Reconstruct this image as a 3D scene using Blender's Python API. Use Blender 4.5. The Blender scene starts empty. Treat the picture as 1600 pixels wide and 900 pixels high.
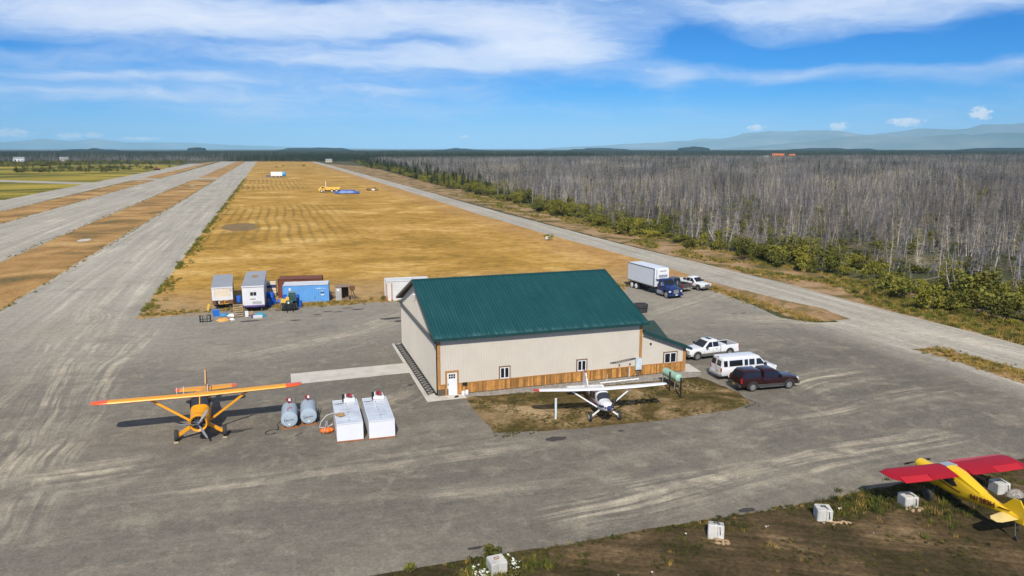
import bpy, bmesh, math, random
import numpy as np
from mathutils import Vector, Matrix
random.seed(7); rng = np.random.default_rng(11)
R = math.radians
SC = bpy.context.scene
COL = SC.collection

# ------------------------------------------------------------------ camera
cam_d = bpy.data.cameras.new("camera"); cam = bpy.data.objects.new("camera", cam_d); COL.objects.link(cam)
cam_d.sensor_width = 36.0; cam_d.lens = 26.2125; cam_d.clip_start = 0.5; cam_d.clip_end = 60000
cam.location = (0, 0, 21.1); cam.rotation_euler = (R(90 - 10.6), 0, R(-17.87))
SC.camera = cam

# ------------------------------------------------------------------ light
SUN_DIR = Vector((-0.34, -1.04, 1.0)).normalized()      # towards the sun
SUN_EL = math.asin(SUN_DIR.z); SUN_AZ = math.atan2(SUN_DIR.x, SUN_DIR.y)
sun_d = bpy.data.lights.new("sun", 'SUN'); sun_d.energy = 4.7; sun_d.angle = R(0.53); sun_d.color = (1.0, 0.945, 0.85)
sun = bpy.data.objects.new("sun", sun_d); COL.objects.link(sun)
sun.rotation_euler = SUN_DIR.to_track_quat('Z', 'Y').to_euler()
SC.view_settings.view_transform = 'Standard'; SC.view_settings.look = 'None'
SC.view_settings.gamma = 1.0; SC.view_settings.exposure = 0.0; SC.view_settings.use_curve_mapping = False
SC.render.engine = 'CYCLES'
SC.cycles.use_denoising = True
SC.cycles.max_bounces = 6; SC.cycles.diffuse_bounces = 2; SC.cycles.glossy_bounces = 2
SC.cycles.transmission_bounces = 3; SC.cycles.transparent_max_bounces = 8; SC.cycles.volume_bounces = 0

# ------------------------------------------------------------------ node helper
class K:
    def __init__(s, nt): s.nt = nt; s.n = nt.nodes; s.l = nt.links
    def new(s, t, **kw):
        nd = s.n.new(t)
        for k, v in kw.items(): setattr(nd, k, v)
        return nd
    def put(s, sock, v):
        if v is None: return
        if isinstance(v, bpy.types.NodeSocket): s.l.new(v, sock)
        elif isinstance(v, (tuple, list)):
            sock.default_value = tuple(v) + ((1.0,) if len(v) == 3 and len(sock.default_value) == 4 else ())
        else: sock.default_value = v
    def m(s, op, a, b=None, c=None, clamp=False):
        nd = s.new('ShaderNodeMath', operation=op, use_clamp=clamp)
        for i, v in enumerate((a, b, c)): s.put(nd.inputs[i], v)
        return nd.outputs[0]
    def vm(s, op, a, b=None):
        nd = s.new('ShaderNodeVectorMath', operation=op)
        s.put(nd.inputs[0], a); s.put(nd.inputs[1], b)
        return nd.outputs['Value'] if op in ('LENGTH', 'DISTANCE', 'DOT_PRODUCT') else nd.outputs[0]
    def sep(s, v):
        nd = s.new('ShaderNodeSeparateXYZ'); s.put(nd.inputs[0], v); return nd.outputs
    def comb(s, x, y, z=0.0):
        nd = s.new('ShaderNodeCombineXYZ')
        for i, v in enumerate((x, y, z)): s.put(nd.inputs[i], v)
        return nd.outputs[0]
    def noise(s, vec, scale=1.0, detail=3.0, rough=0.5, dist=0.0, col=False):
        nd = s.new('ShaderNodeTexNoise'); s.put(nd.inputs['Vector'], vec)
        nd.inputs['Scale'].default_value = scale; nd.inputs['Detail'].default_value = detail
        nd.inputs['Roughness'].default_value = rough; nd.inputs['Distortion'].default_value = dist
        return nd.outputs['Color' if col else 'Fac']
    def mr(s, v, a, b, c=0.0, d=1.0, smooth=False):
        nd = s.new('ShaderNodeMapRange', interpolation_type='SMOOTHSTEP' if smooth else 'LINEAR')
        for i, x in enumerate((v, a, b, c, d)): s.put(nd.inputs[i], x)
        return nd.outputs[0]
    def mix(s, f, a, b, bt='MIX'):
        nd = s.new('ShaderNodeMix', data_type='RGBA', blend_type=bt)
        s.put(nd.inputs[0], f); s.put(nd.inputs[6], a); s.put(nd.inputs[7], b)
        return nd.outputs[2]
    def ramp(s, f, stops):
        nd = s.new('ShaderNodeValToRGB'); s.put(nd.inputs[0], f); e = nd.color_ramp.elements
        while len(e) < len(stops): e.new(0.5)
        for i, (p, c) in enumerate(stops): e[i].position = p; e[i].color = tuple(c) + ((1,) if len(c) == 3 else ())
        return nd.outputs[0]

# ------------------------------------------------------------------ world: sky and clouds
W = bpy.data.worlds.new("World"); SC.world = W; W.use_nodes = True
k = K(W.node_tree); k.n.clear()
sky = k.new('ShaderNodeTexSky', sky_type='NISHITA'); sky.sun_disc = False
sky.sun_elevation = SUN_EL; sky.sun_rotation = SUN_AZ; sky.altitude = 300
sky.air_density = 1.0; sky.dust_density = 0.2; sky.ozone_density = 3.0
tc = k.new('ShaderNodeTexCoord'); D = k.vm('NORMALIZE', tc.outputs['Generated']); dx, dy, dz = k.sep(D)
az = k.m('MULTIPLY', k.m('ARCTAN2', dx, dy), 57.2958); el = k.m('MULTIPLY', k.m('ARCSINE', dz), 57.2958)
# warped angular coordinates: streaks lie along the horizon
wv = k.noise(k.comb(k.m('MULTIPLY', az, .09), k.m('MULTIPLY', el, .25), 3.1), 1.0, 3, .5, 0, True)
wx, wy, wz = k.sep(wv)
azw = k.m('ADD', az, k.m('MULTIPLY', k.m('SUBTRACT', wx, .5), 5.0)); elw = k.m('ADD', el, k.m('MULTIPLY', k.m('SUBTRACT', wy, .5), 2.6))
cn = k.noise(k.comb(k.m('ADD', k.m('MULTIPLY', azw, .07), k.m('MULTIPLY', elw, .05)), k.m('MULTIPLY', elw, .42), .7), 1.0, 8, .62)
fine = k.noise(k.comb(k.m('MULTIPLY', azw, .30), k.m('MULTIPLY', elw, 1.3), 5.7), 1.0, 8, .68, .6)
dens = k.m('ADD', k.m('MULTIPLY', k.m('SUBTRACT', cn, .5), 1.25), k.m('MULTIPLY', k.m('SUBTRACT', fine, .5), .95))
# larger cloud banks and clear gaps of this sky: (azimuth, elevation, width, height, amount)
BANKS = [(-8,8.4,12,2.0,.32),(6,8.2,19,2.7,.52),(20,6.6,5,1.5,.25),(42,9.8,12,1.3,.25),(19,8.6,4.2,1.7,.62),(22,7.0,3.4,1.1,.50),(14,6.4,9,.8,.38),(40,9.6,13,1.1,.62),(47,8.6,8,.7,.35),(38,5.25,7.5,.42,.55),(29.3,5.3,2.0,.55,.45),(29.4,4.3,1.0,.8,.30),(50,5.4,4,.6,.30),(5,6.0,8,.45,.42),(0,8.9,12,1.0,.40),(-11,8.6,8,.8,.40),(12,9.3,6,.8,.30),(-6,4.6,10,.38,.48),(9,4.1,10,.3,.36),(-13,3.4,9,.5,.42),(-2,3.6,12,.3,.25),(6,2.6,14,.7,.25),
         (31.2,7.5,2.6,1.3,-1.15),(42.5,6.6,10,.62,-1.5),(50.5,7.5,3.6,.7,-.75),(2.8,10.2,2.8,.5,-.6),(10.5,7.6,5.0,.36,-.45),(-14.5,6.6,3.6,.45,-.50),(-1,7.2,5,.35,-.32),(37,3.9,11,.7,-.45),(22,4.2,6,.6,-.35)]
for a, e, w, h, amt in BANKS:
    q = k.m('ADD', k.m('POWER', k.m('ABSOLUTE', k.m('DIVIDE', k.m('SUBTRACT', azw, a), w)), 2.0), k.m('POWER', k.m('ABSOLUTE', k.m('DIVIDE', k.m('SUBTRACT', elw, e), h)), 2.0))
    dens = k.m('ADD', dens, k.m('MULTIPLY', k.m('EXPONENT', k.m('MULTIPLY', q, -1.0)), amt))
cov = k.mr(dens, -.42, .85, .02, .90, True)
veil = k.m('MULTIPLY', k.mr(el, 0.0, 5.5, .46, 0.0, True), 1.0)          # thin bright air low down
cov = k.m('MAXIMUM', cov, k.m('MULTIPLY', veil, k.mr(dens, -.7, .4, .45, 1.1)))
cloud_c = k.mix(k.mr(dens, .35, 1.35), (4.6, 6.2, 9.2), (8.8, 9.2, 10.2))
cloud_c = k.mix(k.mr(el, 12, 30, 0, .8, True), cloud_c, (7.6, 7.6, 7.6))
grade = k.ramp(k.m('DIVIDE', k.m('MAXIMUM', el, 0.0), 40.0), [(0, (.34, .66, 1.40)), (.045, (.14, .56, 1.20)), (.11, (.05, .47, 1.06)), (.22, (.008, .40, .93)), (.45, (.45, .68, .86)), (1, (.85, .95, 1.0))])
clear = k.mix(1.0, sky.outputs[0], grade, 'MULTIPLY')
skyc = k.mix(cov, clear, cloud_c)
# small heaped clouds sitting over the ranges
pn = k.noise(k.comb(k.m('MULTIPLY', az, 2.4), k.m('MULTIPLY', el, 4.0), 9.0), 1.0, 6, .65)
puff = None
for a, e, w, h in [(45.2,1.72,1.25,.34),(49.4,2.2,.75,.48),(41.1,1.5,.65,.34),(35.6,1.45,.75,.25),(14.3,.86,.42,.17),(-12.3,.8,.85,.24),(-11.0,.86,.75,.2),(-15.7,.95,1.6,.33),(-8.2,.65,1.5,.14)]:
    q = k.m('ADD', k.m('POWER', k.m('ABSOLUTE', k.m('DIVIDE', k.m('SUBTRACT', az, a), w)), 2.0), k.m('POWER', k.m('ABSOLUTE', k.m('DIVIDE', k.m('SUBTRACT', el, e), h)), 2.0))
    one = k.m('SUBTRACT', 1.0, q); puff = one if puff is None else k.m('MAXIMUM', puff, one)
pf = k.mr(k.m('ADD', puff, k.m('MULTIPLY', k.m('SUBTRACT', pn, .5), 4.0)), .0, .9, 0, .9, True)
pf = k.m('MULTIPLY', pf, k.mr(puff, -1.2, -.2))
skyc = k.mix(pf, skyc, (9.4, 9.2, 9.6))
W.cycles.sampling_method = 'MANUAL'; W.cycles.sample_map_resolution = 256
bg = k.new('ShaderNodeBackground'); k.l.new(skyc, bg.inputs[0]); bg.inputs[1].default_value = 0.105
wo = k.new('ShaderNodeOutputWorld'); k.l.new(bg.outputs[0], wo.inputs[0])

# ------------------------------------------------------------------ mesh helper
def tag(o, label=None, cat=None, group=None, kind=None):
    for a, v in (('label', label), ('category', cat), ('group', group), ('kind', kind)):
        if v: o[a] = v
    return o
def empty(name, loc=(0, 0, 0), rz=0.0, label=None, cat=None, group=None):
    o = bpy.data.objects.new(name, None); COL.objects.link(o); o.location = loc; o.rotation_euler = (0, 0, rz)
    o.empty_display_size = .3
    return tag(o, label, cat, group)
def npmesh(name, v, f, mats, mi=None, smooth=False):
    """v (n,3); f (m,k) array of equal-sized faces"""
    me = bpy.data.meshes.new(name); v = np.asarray(v, 'f4'); f = np.asarray(f, 'i4'); n, kk = f.shape
    me.vertices.add(len(v)); me.vertices.foreach_set('co', v.ravel())
    me.loops.add(n * kk); me.loops.foreach_set('vertex_index', f.ravel())
    me.polygons.add(n); me.polygons.foreach_set('loop_start', np.arange(0, n * kk, kk, dtype='i4'))
    me.polygons.foreach_set('loop_total', np.full(n, kk, 'i4'))
    for m_ in (mats if isinstance(mats, (list, tuple)) else [mats]): me.materials.append(m_)
    if mi is not None: me.polygons.foreach_set('material_index', np.asarray(mi, 'i4'))
    if smooth: me.polygons.foreach_set('use_smooth', np.ones(n, bool))
    me.update(calc_edges=True); me.validate(); return me
def link(name, me, parent=None, loc=None, rz=None):
    o = bpy.data.objects.new(name, me); COL.objects.link(o)
    if parent: o.parent = parent
    if loc is not None: o.location = loc
    if rz is not None: o.rotation_euler = (0, 0, rz)
    return o
class B:
    def __init__(s): s.v = []; s.f = []; s.mi = []; s.sm = []
    def add(s, vs, fs, m=0, smooth=False):
        o = len(s.v); s.v += [tuple(x) for x in vs]; s.f += [tuple(i + o for i in q) for q in fs]; s.mi += [m] * len(fs); s.sm += [smooth] * len(fs); return s
    def bx(s, x0, x1, y0, y1, z0, z1, m=0):
        return s.add([(x0,y0,z0),(x1,y0,z0),(x1,y1,z0),(x0,y1,z0),(x0,y0,z1),(x1,y0,z1),(x1,y1,z1),(x0,y1,z1)],
                     [(0,3,2,1),(4,5,6,7),(0,1,5,4),(1,2,6,5),(2,3,7,6),(3,0,4,7)], m)
    def box(s, c, d, rz=0.0, m=0, ry=0.0, rx=0.0):
        Mx = Matrix.Translation(c) @ Matrix.Rotation(rz, 4, 'Z') @ Matrix.Rotation(ry, 4, 'Y') @ Matrix.Rotation(rx, 4, 'X')
        h = [(a*d[0]/2, b*d[1]/2, e*d[2]/2) for e in (-1,1) for a, b in ((-1,-1),(1,-1),(1,1),(-1,1))]
        return s.add([Mx @ Vector(p) for p in h], [(0,3,2,1),(4,5,6,7),(0,1,5,4),(1,2,6,5),(2,3,7,6),(3,0,4,7)], m)
    def beam(s, p, q, w, h=None, m=0, up=(0,0,1)):
        p, q = Vector(p), Vector(q); h = w if h is None else h; d = (q - p).normalized(); u = Vector(up)
        if abs(d.dot(u)) > .98: u = Vector((1,0,0))
        a = d.cross(u).normalized(); b = a.cross(d)
        vs = [c + a*i*w/2 + b*j*h/2 for c in (p, q) for i, j in ((-1,-1),(1,-1),(1,1),(-1,1))]
        return s.add(vs, [(0,1,2,3),(7,6,5,4),(0,4,5,1),(1,5,6,2),(2,6,7,3),(3,7,4,0)], m)
    def cyl(s, p, q, r, r2=None, n=12, cap=True, m=0, smooth=True):
        p, q = Vector(p), Vector(q); r2 = r if r2 is None else r2; d = (q - p).normalized()
        u = Vector((0,0,1)) if abs(d.z) < .9 else Vector((1,0,0)); a = d.cross(u).normalized(); b = a.cross(d)
        vs = [c + (a*math.cos(t) + b*math.sin(t)) * rr for c, rr in ((p, r), (q, r2)) for t in [2*math.pi*i/n for i in range(n)]]
        s.add(vs, [(i, i+n, (i+1) % n + n, (i+1) % n) for i in range(n)], m, smooth)
        if cap: o = len(s.v) - 2*n; s.f += [tuple(o+i for i in range(n)), tuple(o+n+i for i in reversed(range(n)))]; s.mi += [m, m]; s.sm += [False, False]
        return s
    def tube(s, pts, r, n=6, m=0):
        pts = [Vector(p) for p in pts]; rings = []
        for i, p in enumerate(pts):
            d = (pts[min(i+1, len(pts)-1)] - pts[max(i-1, 0)]).normalized(); u = Vector((0,0,1)) if abs(d.z) < .9 else Vector((1,0,0))
            a = d.cross(u).normalized(); b = a.cross(d); rr = r[i] if isinstance(r, (list, tuple)) else r
            rings.append([p + (a*math.cos(2*math.pi*j/n) + b*math.sin(2*math.pi*j/n)) * rr for j in range(n)])
        return s.loft(rings, m=m)
    def loft(s, rings, caps=True, m=0, smooth=True, closed=True):
        n = len(rings[0]); vs = [p for r_ in rings for p in r_]; fs = []
        for i in range(len(rings)-1):
            for j in range(n if closed else n-1):
                fs.append((i*n+j, i*n+(j+1) % n, (i+1)*n+(j+1) % n, (i+1)*n+j))
        s.add(vs, fs, m, smooth)
        if caps: s.add(rings[0], [tuple(reversed(range(n)))], m); s.add(rings[-1], [tuple(range(n))], m)
        return s
    def prism(s, pts, axis, a, b, m=0):
        """extrude 2D polygon along axis; pts are in the two other axes in xyz order"""
        def mk(p, t): return (t, p[0], p[1]) if axis == 'x' else ((p[0], t, p[1]) if axis == 'y' else (p[0], p[1], t))
        n = len(pts); vs = [mk(p, a) for p in pts] + [mk(p, b) for p in pts]
        return s.add(vs, [tuple(range(n)), tuple(reversed(range(n, 2*n)))] + [(i, i+n, (i+1) % n + n, (i+1) % n) for i in range(n)], m)
    def ball(s, c, r, nu=12, nv=8, m=0):
        rx, ry, rz_ = (r, r, r) if not isinstance(r, (tuple, list)) else r
        rings = [[(c[0]+rx*math.sin(math.pi*j/nv)*math.cos(2*math.pi*i/nu), c[1]+ry*math.sin(math.pi*j/nv)*math.sin(2*math.pi*i/nu), c[2]+rz_*math.cos(math.pi*j/nv)) for i in range(nu)] for j in range(nv+1)]
        return s.loft(rings, caps=False, m=m)
    def mesh(s, name, mats):
        me = bpy.data.meshes.new(name); me.from_pydata([tuple(x) for x in s.v], [], s.f)
        for m_ in (mats if isinstance(mats, (list, tuple)) else [mats]): me.materials.append(m_)
        bm = bmesh.new(); bm.from_mesh(me)
        bm.faces.ensure_lookup_table()
        for i, fc in enumerate(bm.faces): fc.material_index = s.mi[i]; fc.smooth = s.sm[i]
        bmesh.ops.remove_doubles(bm, verts=bm.verts, dist=1e-5)
        bmesh.ops.recalc_face_normals(bm, faces=bm.faces); bm.to_mesh(me); bm.free()
        if any(s.sm): me.set_sharp_from_angle(angle=R(38))
        return me
    def build(s, name, mats, parent=None, loc=None, rz=None): return link(name, s.mesh(name, mats), parent, loc, rz)

def copy_tree(o, parent=None):
    c = o.copy(); COL.objects.link(c); c.parent = parent
    for ch in list(o.children): copy_tree(ch, c)
    return c

# ------------------------------------------------------------------ materials
MATS = {}
def mat(name, col, rough=.6, metal=0.0, var=.14, scale=2.0, bump=0.0, dirt=0.0, coat=0.0, spec=.5, rnd=0.0):
    if name in MATS: return MATS[name]
    m = bpy.data.materials.new(name); m.use_nodes = True; k = K(m.node_tree); bs = k.n['Principled BSDF']
    geo = k.new('ShaderNodeNewGeometry'); P = geo.outputs['Position']
    n1 = k.noise(P, scale, 5, .6)
    c = k.mix(k.mr(n1, .25, .75), tuple(x*(1-var) for x in col), tuple(min(1, x*(1+var)) for x in col))
    if dirt:
        n2 = k.noise(P, scale*.6, 6, .7); c = k.mix(k.mr(n2, .5, .8, 0, dirt), c, (.16, .13, .10))
    if rnd:
        oi = k.new('ShaderNodeObjectInfo'); c = k.mix(1.0, c, k.ramp(oi.outputs['Random'], [(0, (1-rnd,)*3), (1, (1.0+rnd*.4,)*3)]), 'MULTIPLY')
    k.l.new(c, bs.inputs['Base Color']); bs.inputs['Metallic'].default_value = metal
    k.put(bs.inputs['Roughness'], k.mr(n1, .2, .8, max(.03, rough-.08), min(1, rough+.08)))
    bs.inputs['Coat Weight'].default_value = coat; bs.inputs['Specular IOR Level'].default_value = spec
    if bump:
        b = k.new('ShaderNodeBump'); b.inputs['Strength'].default_value = bump; b.inputs['Distance'].default_value = .02
        k.l.new(k.noise(P, scale*8, 4, .6), b.inputs['Height']); k.l.new(b.outputs[0], bs.inputs['Normal'])
    MATS[name] = m; return m
def gmat(name, fn, rough=.9, bump=.3):
    """ground material: fn(k, P) -> (colour, height)"""
    m = bpy.data.materials.new(name); m.use_nodes = True; k = K(m.node_tree); bs = k.n['Principled BSDF']
    P = k.new('ShaderNodeNewGeometry').outputs['Position']; c, h = fn(k, P)
    k.put(bs.inputs['Base Color'], c); bs.inputs['Roughness'].default_value = rough; bs.inputs['Specular IOR Level'].default_value = .15
    if h is not None:
        b = k.new('ShaderNodeBump'); b.inputs['Strength'].default_value = bump; b.inputs['Distance'].default_value = .05
        k.l.new(h, b.inputs['Height']); k.l.new(b.outputs[0], bs.inputs['Normal'])
    MATS[name] = m; return m
# ================================================================== ground, runways, field, far country
def f_gravel(k, P):
    x, y, z = k.sep(P)
    big = k.noise(P, .035, 6, .6, .6); wx, wy, wz = k.sep(k.noise(P, .03, 3, .5, 0, True))
    # where the gravel is bladed into long strips (taxiways, road) and where vehicles turn on the apron
    ws = k.m('MULTIPLY', k.mr(k.m('ADD', y, k.m('MULTIPLY', wx, 30)), 82, 150, 0, 1, True), k.mr(k.m('ADD', x, k.m('MULTIPLY', wy, 14)), -10, 4, 1, 0, True))
    wr = k.mr(k.m('ADD', x, k.m('MULTIPLY', wy, 6)), 62, 70, 0, 1, True); w = k.m('MAXIMUM', ws, wr)
    sv = k.comb(k.m('ADD', k.m('MULTIPLY', x, .55), k.m('MULTIPLY', wx, .8)), k.m('MULTIPLY', y, .014), 0)
    s1 = k.noise(sv, 1.0, 5, .62); s2 = k.noise(k.comb(k.m('MULTIPLY', x, 1.7), k.m('MULTIPLY', y, .03), 4), 1.0, 4, .62)
    a1 = k.noise(k.comb(k.m('ADD', k.m('MULTIPLY', x, .05), k.m('MULTIPLY', wx, 2.2)), k.m('ADD', k.m('MULTIPLY', y, .21), k.m('MULTIPLY', wy, 2.2)), 0), 1.0, 6, .68, .8)
    a2 = k.noise(k.comb(k.m('ADD', k.m('MULTIPLY', x, .14), k.m('MULTIPLY', wy, 4.0)), k.m('ADD', k.m('MULTIPLY', y, .95), k.m('MULTIPLY', wx, 4.0)), 4), 1.0, 6, .7, .6)
    fs = k.m('ADD', k.m('MULTIPLY', s1, .5), k.m('ADD', k.m('MULTIPLY', big, .2), k.m('MULTIPLY', s2, .3)))
    fa = k.m('ADD', k.m('MULTIPLY', a1, .5), k.m('ADD', k.m('MULTIPLY', big, .22), k.m('MULTIPLY', a2, .28)))
    cs = k.ramp(fs, [(.36, (.33, .308, .272)), (.47, (.40, .372, .328)), (.55, (.48, .445, .39)), (.64, (.64, .59, .51))])
    ca = k.ramp(fa, [(.34, (.118, .107, .092)), (.45, (.150, .136, .117)), (.54, (.178, .160, .136)), (.62, (.25, .22, .178)), (.70, (.34, .295, .23))])
    mask = k.noise(P, .016, 3, .5); ca = k.mix(k.mr(mask, .36, .62, .55, 0), ca, (.225, .207, .182))
    # drier, paler gravel on the far side of the apron
    pale = k.mr(k.m('ADD', y, k.m('MULTIPLY', wx, 26)), 72, 106, 0, .75, True); ca = k.mix(pale, ca, k.mix(a2, (.25, .23, .20), (.36, .335, .295)))
    # dusty wheel tracks worn by aircraft and trucks turning between taxiway, apron and road
    Pw = k.vm('ADD', P, k.vm('MULTIPLY', k.vm('SUBTRACT', k.noise(P, .07, 2, .5, 0, True), (.5, .5, .5)), (3.0, 3.0, 0)))
    TR = [[(-20.9, 104), (-19.4, 78), (-18.1, 60), (-17.0, 46)], [(-14.6, 92), (-16.1, 73.7), (-15.7, 60), (-15, 46)], [(-24, 120), (-23, 78), (-24, 50)], [(-14.5, 52.4), (-10.5, 52.6)], [(16, 37.4), (28.3, 38.8), (46, 40.2)], [(21.7, 39.8), (37.4, 39.4)], [(56, 77.6), (65.3, 73.4), (69.2, 67.3), (72.4, 61.4), (74.6, 53)], [(45.6, 53.4), (51.2, 54.2)], [(6.4, 58.6), (10, 62)], [(35.6, 46.6), (55, 48.2)], [(-8, 48.3), (4.6, 47.8), (15.5, 48.2)], [(9.5, 42.3), (20.4, 41.4)], [(-3, 80.6), (8.9, 85.8), (15, 92)], [(47, 84), (60, 92)]]
    WD = [1.5, 1.3, 1.2, 1.6, 1.4, .9, 2.2, 1.6, 1.3, 1.0, 1.0, .9, 2.0, 2.0]; AM = [.8, .8, .55, .9, .95, .8, 1.0, .9, .7, .6, .55, .6, .7, .5]; tm = None
    si = 0
    for pl, wd, am in zip(TR, WD, AM):
        for A_, B_ in zip(pl[:-1], pl[1:]):
            si += 1; ab = (B_[0]-A_[0], B_[1]-A_[1], 0); L1 = math.hypot(ab[0], ab[1]); ap = k.vm('SUBTRACT', Pw, (A_[0], A_[1], 0)); un = (ab[0]/L1, ab[1]/L1, 0)
            tl = k.vm('DOT_PRODUCT', ap, un); sd = k.vm('DOT_PRODUCT', ap, (-un[1], un[0], 0)); ex = k.m('SUBTRACT', tl, k.m('MINIMUM', k.m('MAXIMUM', tl, 0.0), L1)); dd = k.m('SQRT', k.m('ADD', k.m('MULTIPLY', ex, ex), k.m('MULTIPLY', sd, sd)))
            ln = k.noise(k.comb(k.m('MULTIPLY', sd, 1.9), k.m('MULTIPLY', tl, .05), si*3.7), 1.0, 4, .65); mm = k.m('MULTIPLY', k.mr(dd, wd*2.2, wd*.2, 0, am, True), k.mr(ln, .44, .60, 0, 1)); tm = mm if tm is None else k.m('MAXIMUM', tm, mm)
    tm = k.m('MULTIPLY', tm, k.mr(k.noise(P, .28, 5, .65, .4), .36, .58, .1, 1.0))
    ca = k.mix(tm, ca, (.56, .49, .385))
    c = k.mix(w, ca, cs); c = k.mix(k.m('MULTIPLY', k.m('MULTIPLY', tm, w), .8), c, (.66, .60, .51))
    wet = k.noise(P, .09, 6, .65, .3); c = k.mix(k.mr(wet, .57, .74, 0, .4), c, (.095, .087, .077))
    spot = k.noise(P, .45, 6, .68, .6); c = k.mix(k.mr(spot, .53, .70, 0, .6), c, (.38, .33, .26)); sp3 = k.noise(k.comb(k.m('MULTIPLY', x, .05), k.m('MULTIPLY', y, .09), 2.0), 1.0, 7, .7, 1.0); c = k.mix(k.mr(sp3, .50, .68, 0, .5), c, (.36, .32, .26)); sp2 = k.noise(P, .22, 6, .7, .8); c = k.mix(k.mr(sp2, .55, .72, 0, .4), c, (.135, .122, .105))
    peb = k.noise(P, 5.0, 3, .75); p2 = k.noise(P, 17.0, 2, .7); p3 = k.noise(P, 1.3, 4, .7)
    g = k.m('ADD', k.m('MULTIPLY', peb, .4), k.m('ADD', k.m('MULTIPLY', p2, .3), k.m('MULTIPLY', p3, .3)))
    c = k.mix(1.0, c, k.ramp(g, [(.36, (.64, .62, .575)), (.5, (.93, .905, .845)), (.64, (1.30, 1.26, 1.17))]), 'MULTIPLY')
    return c, g
G_APRON = G_STRIP = G_ROAD = gmat('gravel_mat', f_gravel)

def f_field(k, P):
    x, y, z = k.sep(P)
    wx, wy, wz = k.sep(k.noise(P, .05, 4, .5, 0, True))
    n = k.noise(P, .045, 6, .62, .4)
    a = k.noise(k.comb(k.m('MULTIPLY', x, .085), k.m('ADD', k.m('MULTIPLY', y, .10), k.m('MULTIPLY', x, .03)), 0), 1.0, 7, .68, 1.2)
    f = k.m('ADD', k.m('MULTIPLY', n, .5), k.m('MULTIPLY', a, .5))
    c = k.ramp(f, [(.36, (.25, .15, .026)), (.45, (.38, .215, .040)), (.52, (.47, .27, .060)), (.60, (.60, .385, .125)), (.70, (.70, .47, .18))])
    # mown rows run along the strip in the part nearer the taxiway, and again farther out
    row = k.m('SINE', k.m('ADD', k.m('MULTIPLY', x, 2.35), k.m('MULTIPLY', k.noise(k.comb(k.m('MULTIPLY', x, .03), k.m('MULTIPLY', y, .02), 0), 1.0, 1, .5), 9.0)))
    region = k.m('MULTIPLY', k.mr(k.m('ADD', x, k.m('MULTIPLY', wx, 16)), 20, 38, 1, 0, True),
                 k.m('ADD', k.m('MULTIPLY', k.mr(y, 150, 205, 0, 1, True), k.mr(y, 285, 310, 1, 0, True)), k.m('MULTIPLY', k.mr(y, 395, 420, 0, 1, True), k.mr(y, 540, 560, 1, 0, True))))
    far = k.mr(y, 640, 700, 0, .8)
    amt = k.m('MULTIPLY', k.m('MAXIMUM', region, far), k.m('MULTIPLY', k.mr(row, -.1, .9, 0, .55), k.mr(k.noise(P, .05, 3, .5), .34, .56, .25, 1)))
    c = k.mix(amt, c, (.17, .115, .022))
    near = k.mr(k.m('ADD', y, k.m('MULTIPLY', wy, 14)), 110, 136, 1, 0, True)      # worn, browner ground behind the yard
    c = k.mix(k.m('MULTIPLY', near, k.mr(n, .35, .6, .55, .95)), c, (.36, .245, .135))
    edge = k.mr(k.m('ADD', x, k.m('MULTIPLY', wx, 14)), 58, 70, 0, .55, True); c = k.mix(edge, c, (.42, .235, .095))
    s = k.noise(P, .5, 6, .75, .5); t = k.noise(P, 5.0, 3, .7)
    h = k.m('ADD', k.m('MULTIPLY', s, .65), k.m('MULTIPLY', t, .35))
    c = k.mix(1.0, c, k.ramp(h, [(.36, (.60, .58, .50)), (.5, (1, 1, 1)), (.64, (1.32, 1.30, 1.24))]), 'MULTIPLY')
    return c, h
G_FIELD = gmat('dry_field_mat', f_field, 1.0, .6)

def f_median(k, P):
    n = k.noise(P, .06, 6, .62, .5); t = k.noise(P, 1.4, 4, .7)
    c = k.ramp(n, [(.36, (.17, .125, .05)), (.46, (.33, .19, .07)), (.55, (.43, .25, .095)), (.66, (.52, .34, .145))])
    c = k.mix(1.0, c, k.ramp(t, [(.3, (.7, .7, .68)), (.7, (1.25, 1.22, 1.15))]), 'MULTIPLY'); return c, t
G_MEDIAN = gmat('dry_median_mat', f_median, 1.0, .5)

def f_meadow(k, P):
    x, y, z = k.sep(P)
    n = k.noise(k.comb(k.m('MULTIPLY', x, .012), k.m('MULTIPLY', y, .02), 0), 1.0, 6, .6, .5); t = k.noise(P, .5, 5, .7)
    c = k.ramp(n, [(.34, (.06, .075, .012)), (.45, (.14, .13, .018)), (.53, (.30, .235, .030)), (.66, (.42, .31, .05))])
    c = k.mix(1.0, c, k.ramp(t, [(.3, (.6, .62, .6)), (.7, (1.3, 1.28, 1.2))]), 'MULTIPLY'); return c, t
G_MEADOW = gmat('meadow_mat', f_meadow, 1.0, .5)

def f_floor(k, P):
    x, y, z = k.sep(P); n = k.noise(P, .03, 6, .6, .4); t = k.noise(P, .6, 5, .7)
    c = k.ramp(n, [(.35, (.045, .055, .022)), (.5, (.085, .085, .038)), (.65, (.14, .115, .06))])
    c = k.mix(1.0, c, k.ramp(t, [(.3, (.6, .6, .6)), (.7, (1.4, 1.35, 1.3))]), 'MULTIPLY'); return c, t
G_FLOOR = gmat('forest_floor_mat', f_floor, 1.0, .5)

def f_verge(k, P):
    n = k.noise(P, .12, 6, .65, .5); t = k.noise(P, 2.0, 5, .7)
    c = k.ramp(n, [(.35, (.075, .08, .022)), (.45, (.19, .14, .05)), (.53, (.33, .21, .105)), (.62, (.40, .275, .16)), (.70, (.30, .175, .09))])
    c = k.mix(1.0, c, k.ramp(t, [(.3, (.6, .6, .6)), (.7, (1.35, 1.3, 1.25))]), 'MULTIPLY'); return c, t
G_VERGE = gmat('verge_mat', f_verge, 1.0, .6)

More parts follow.
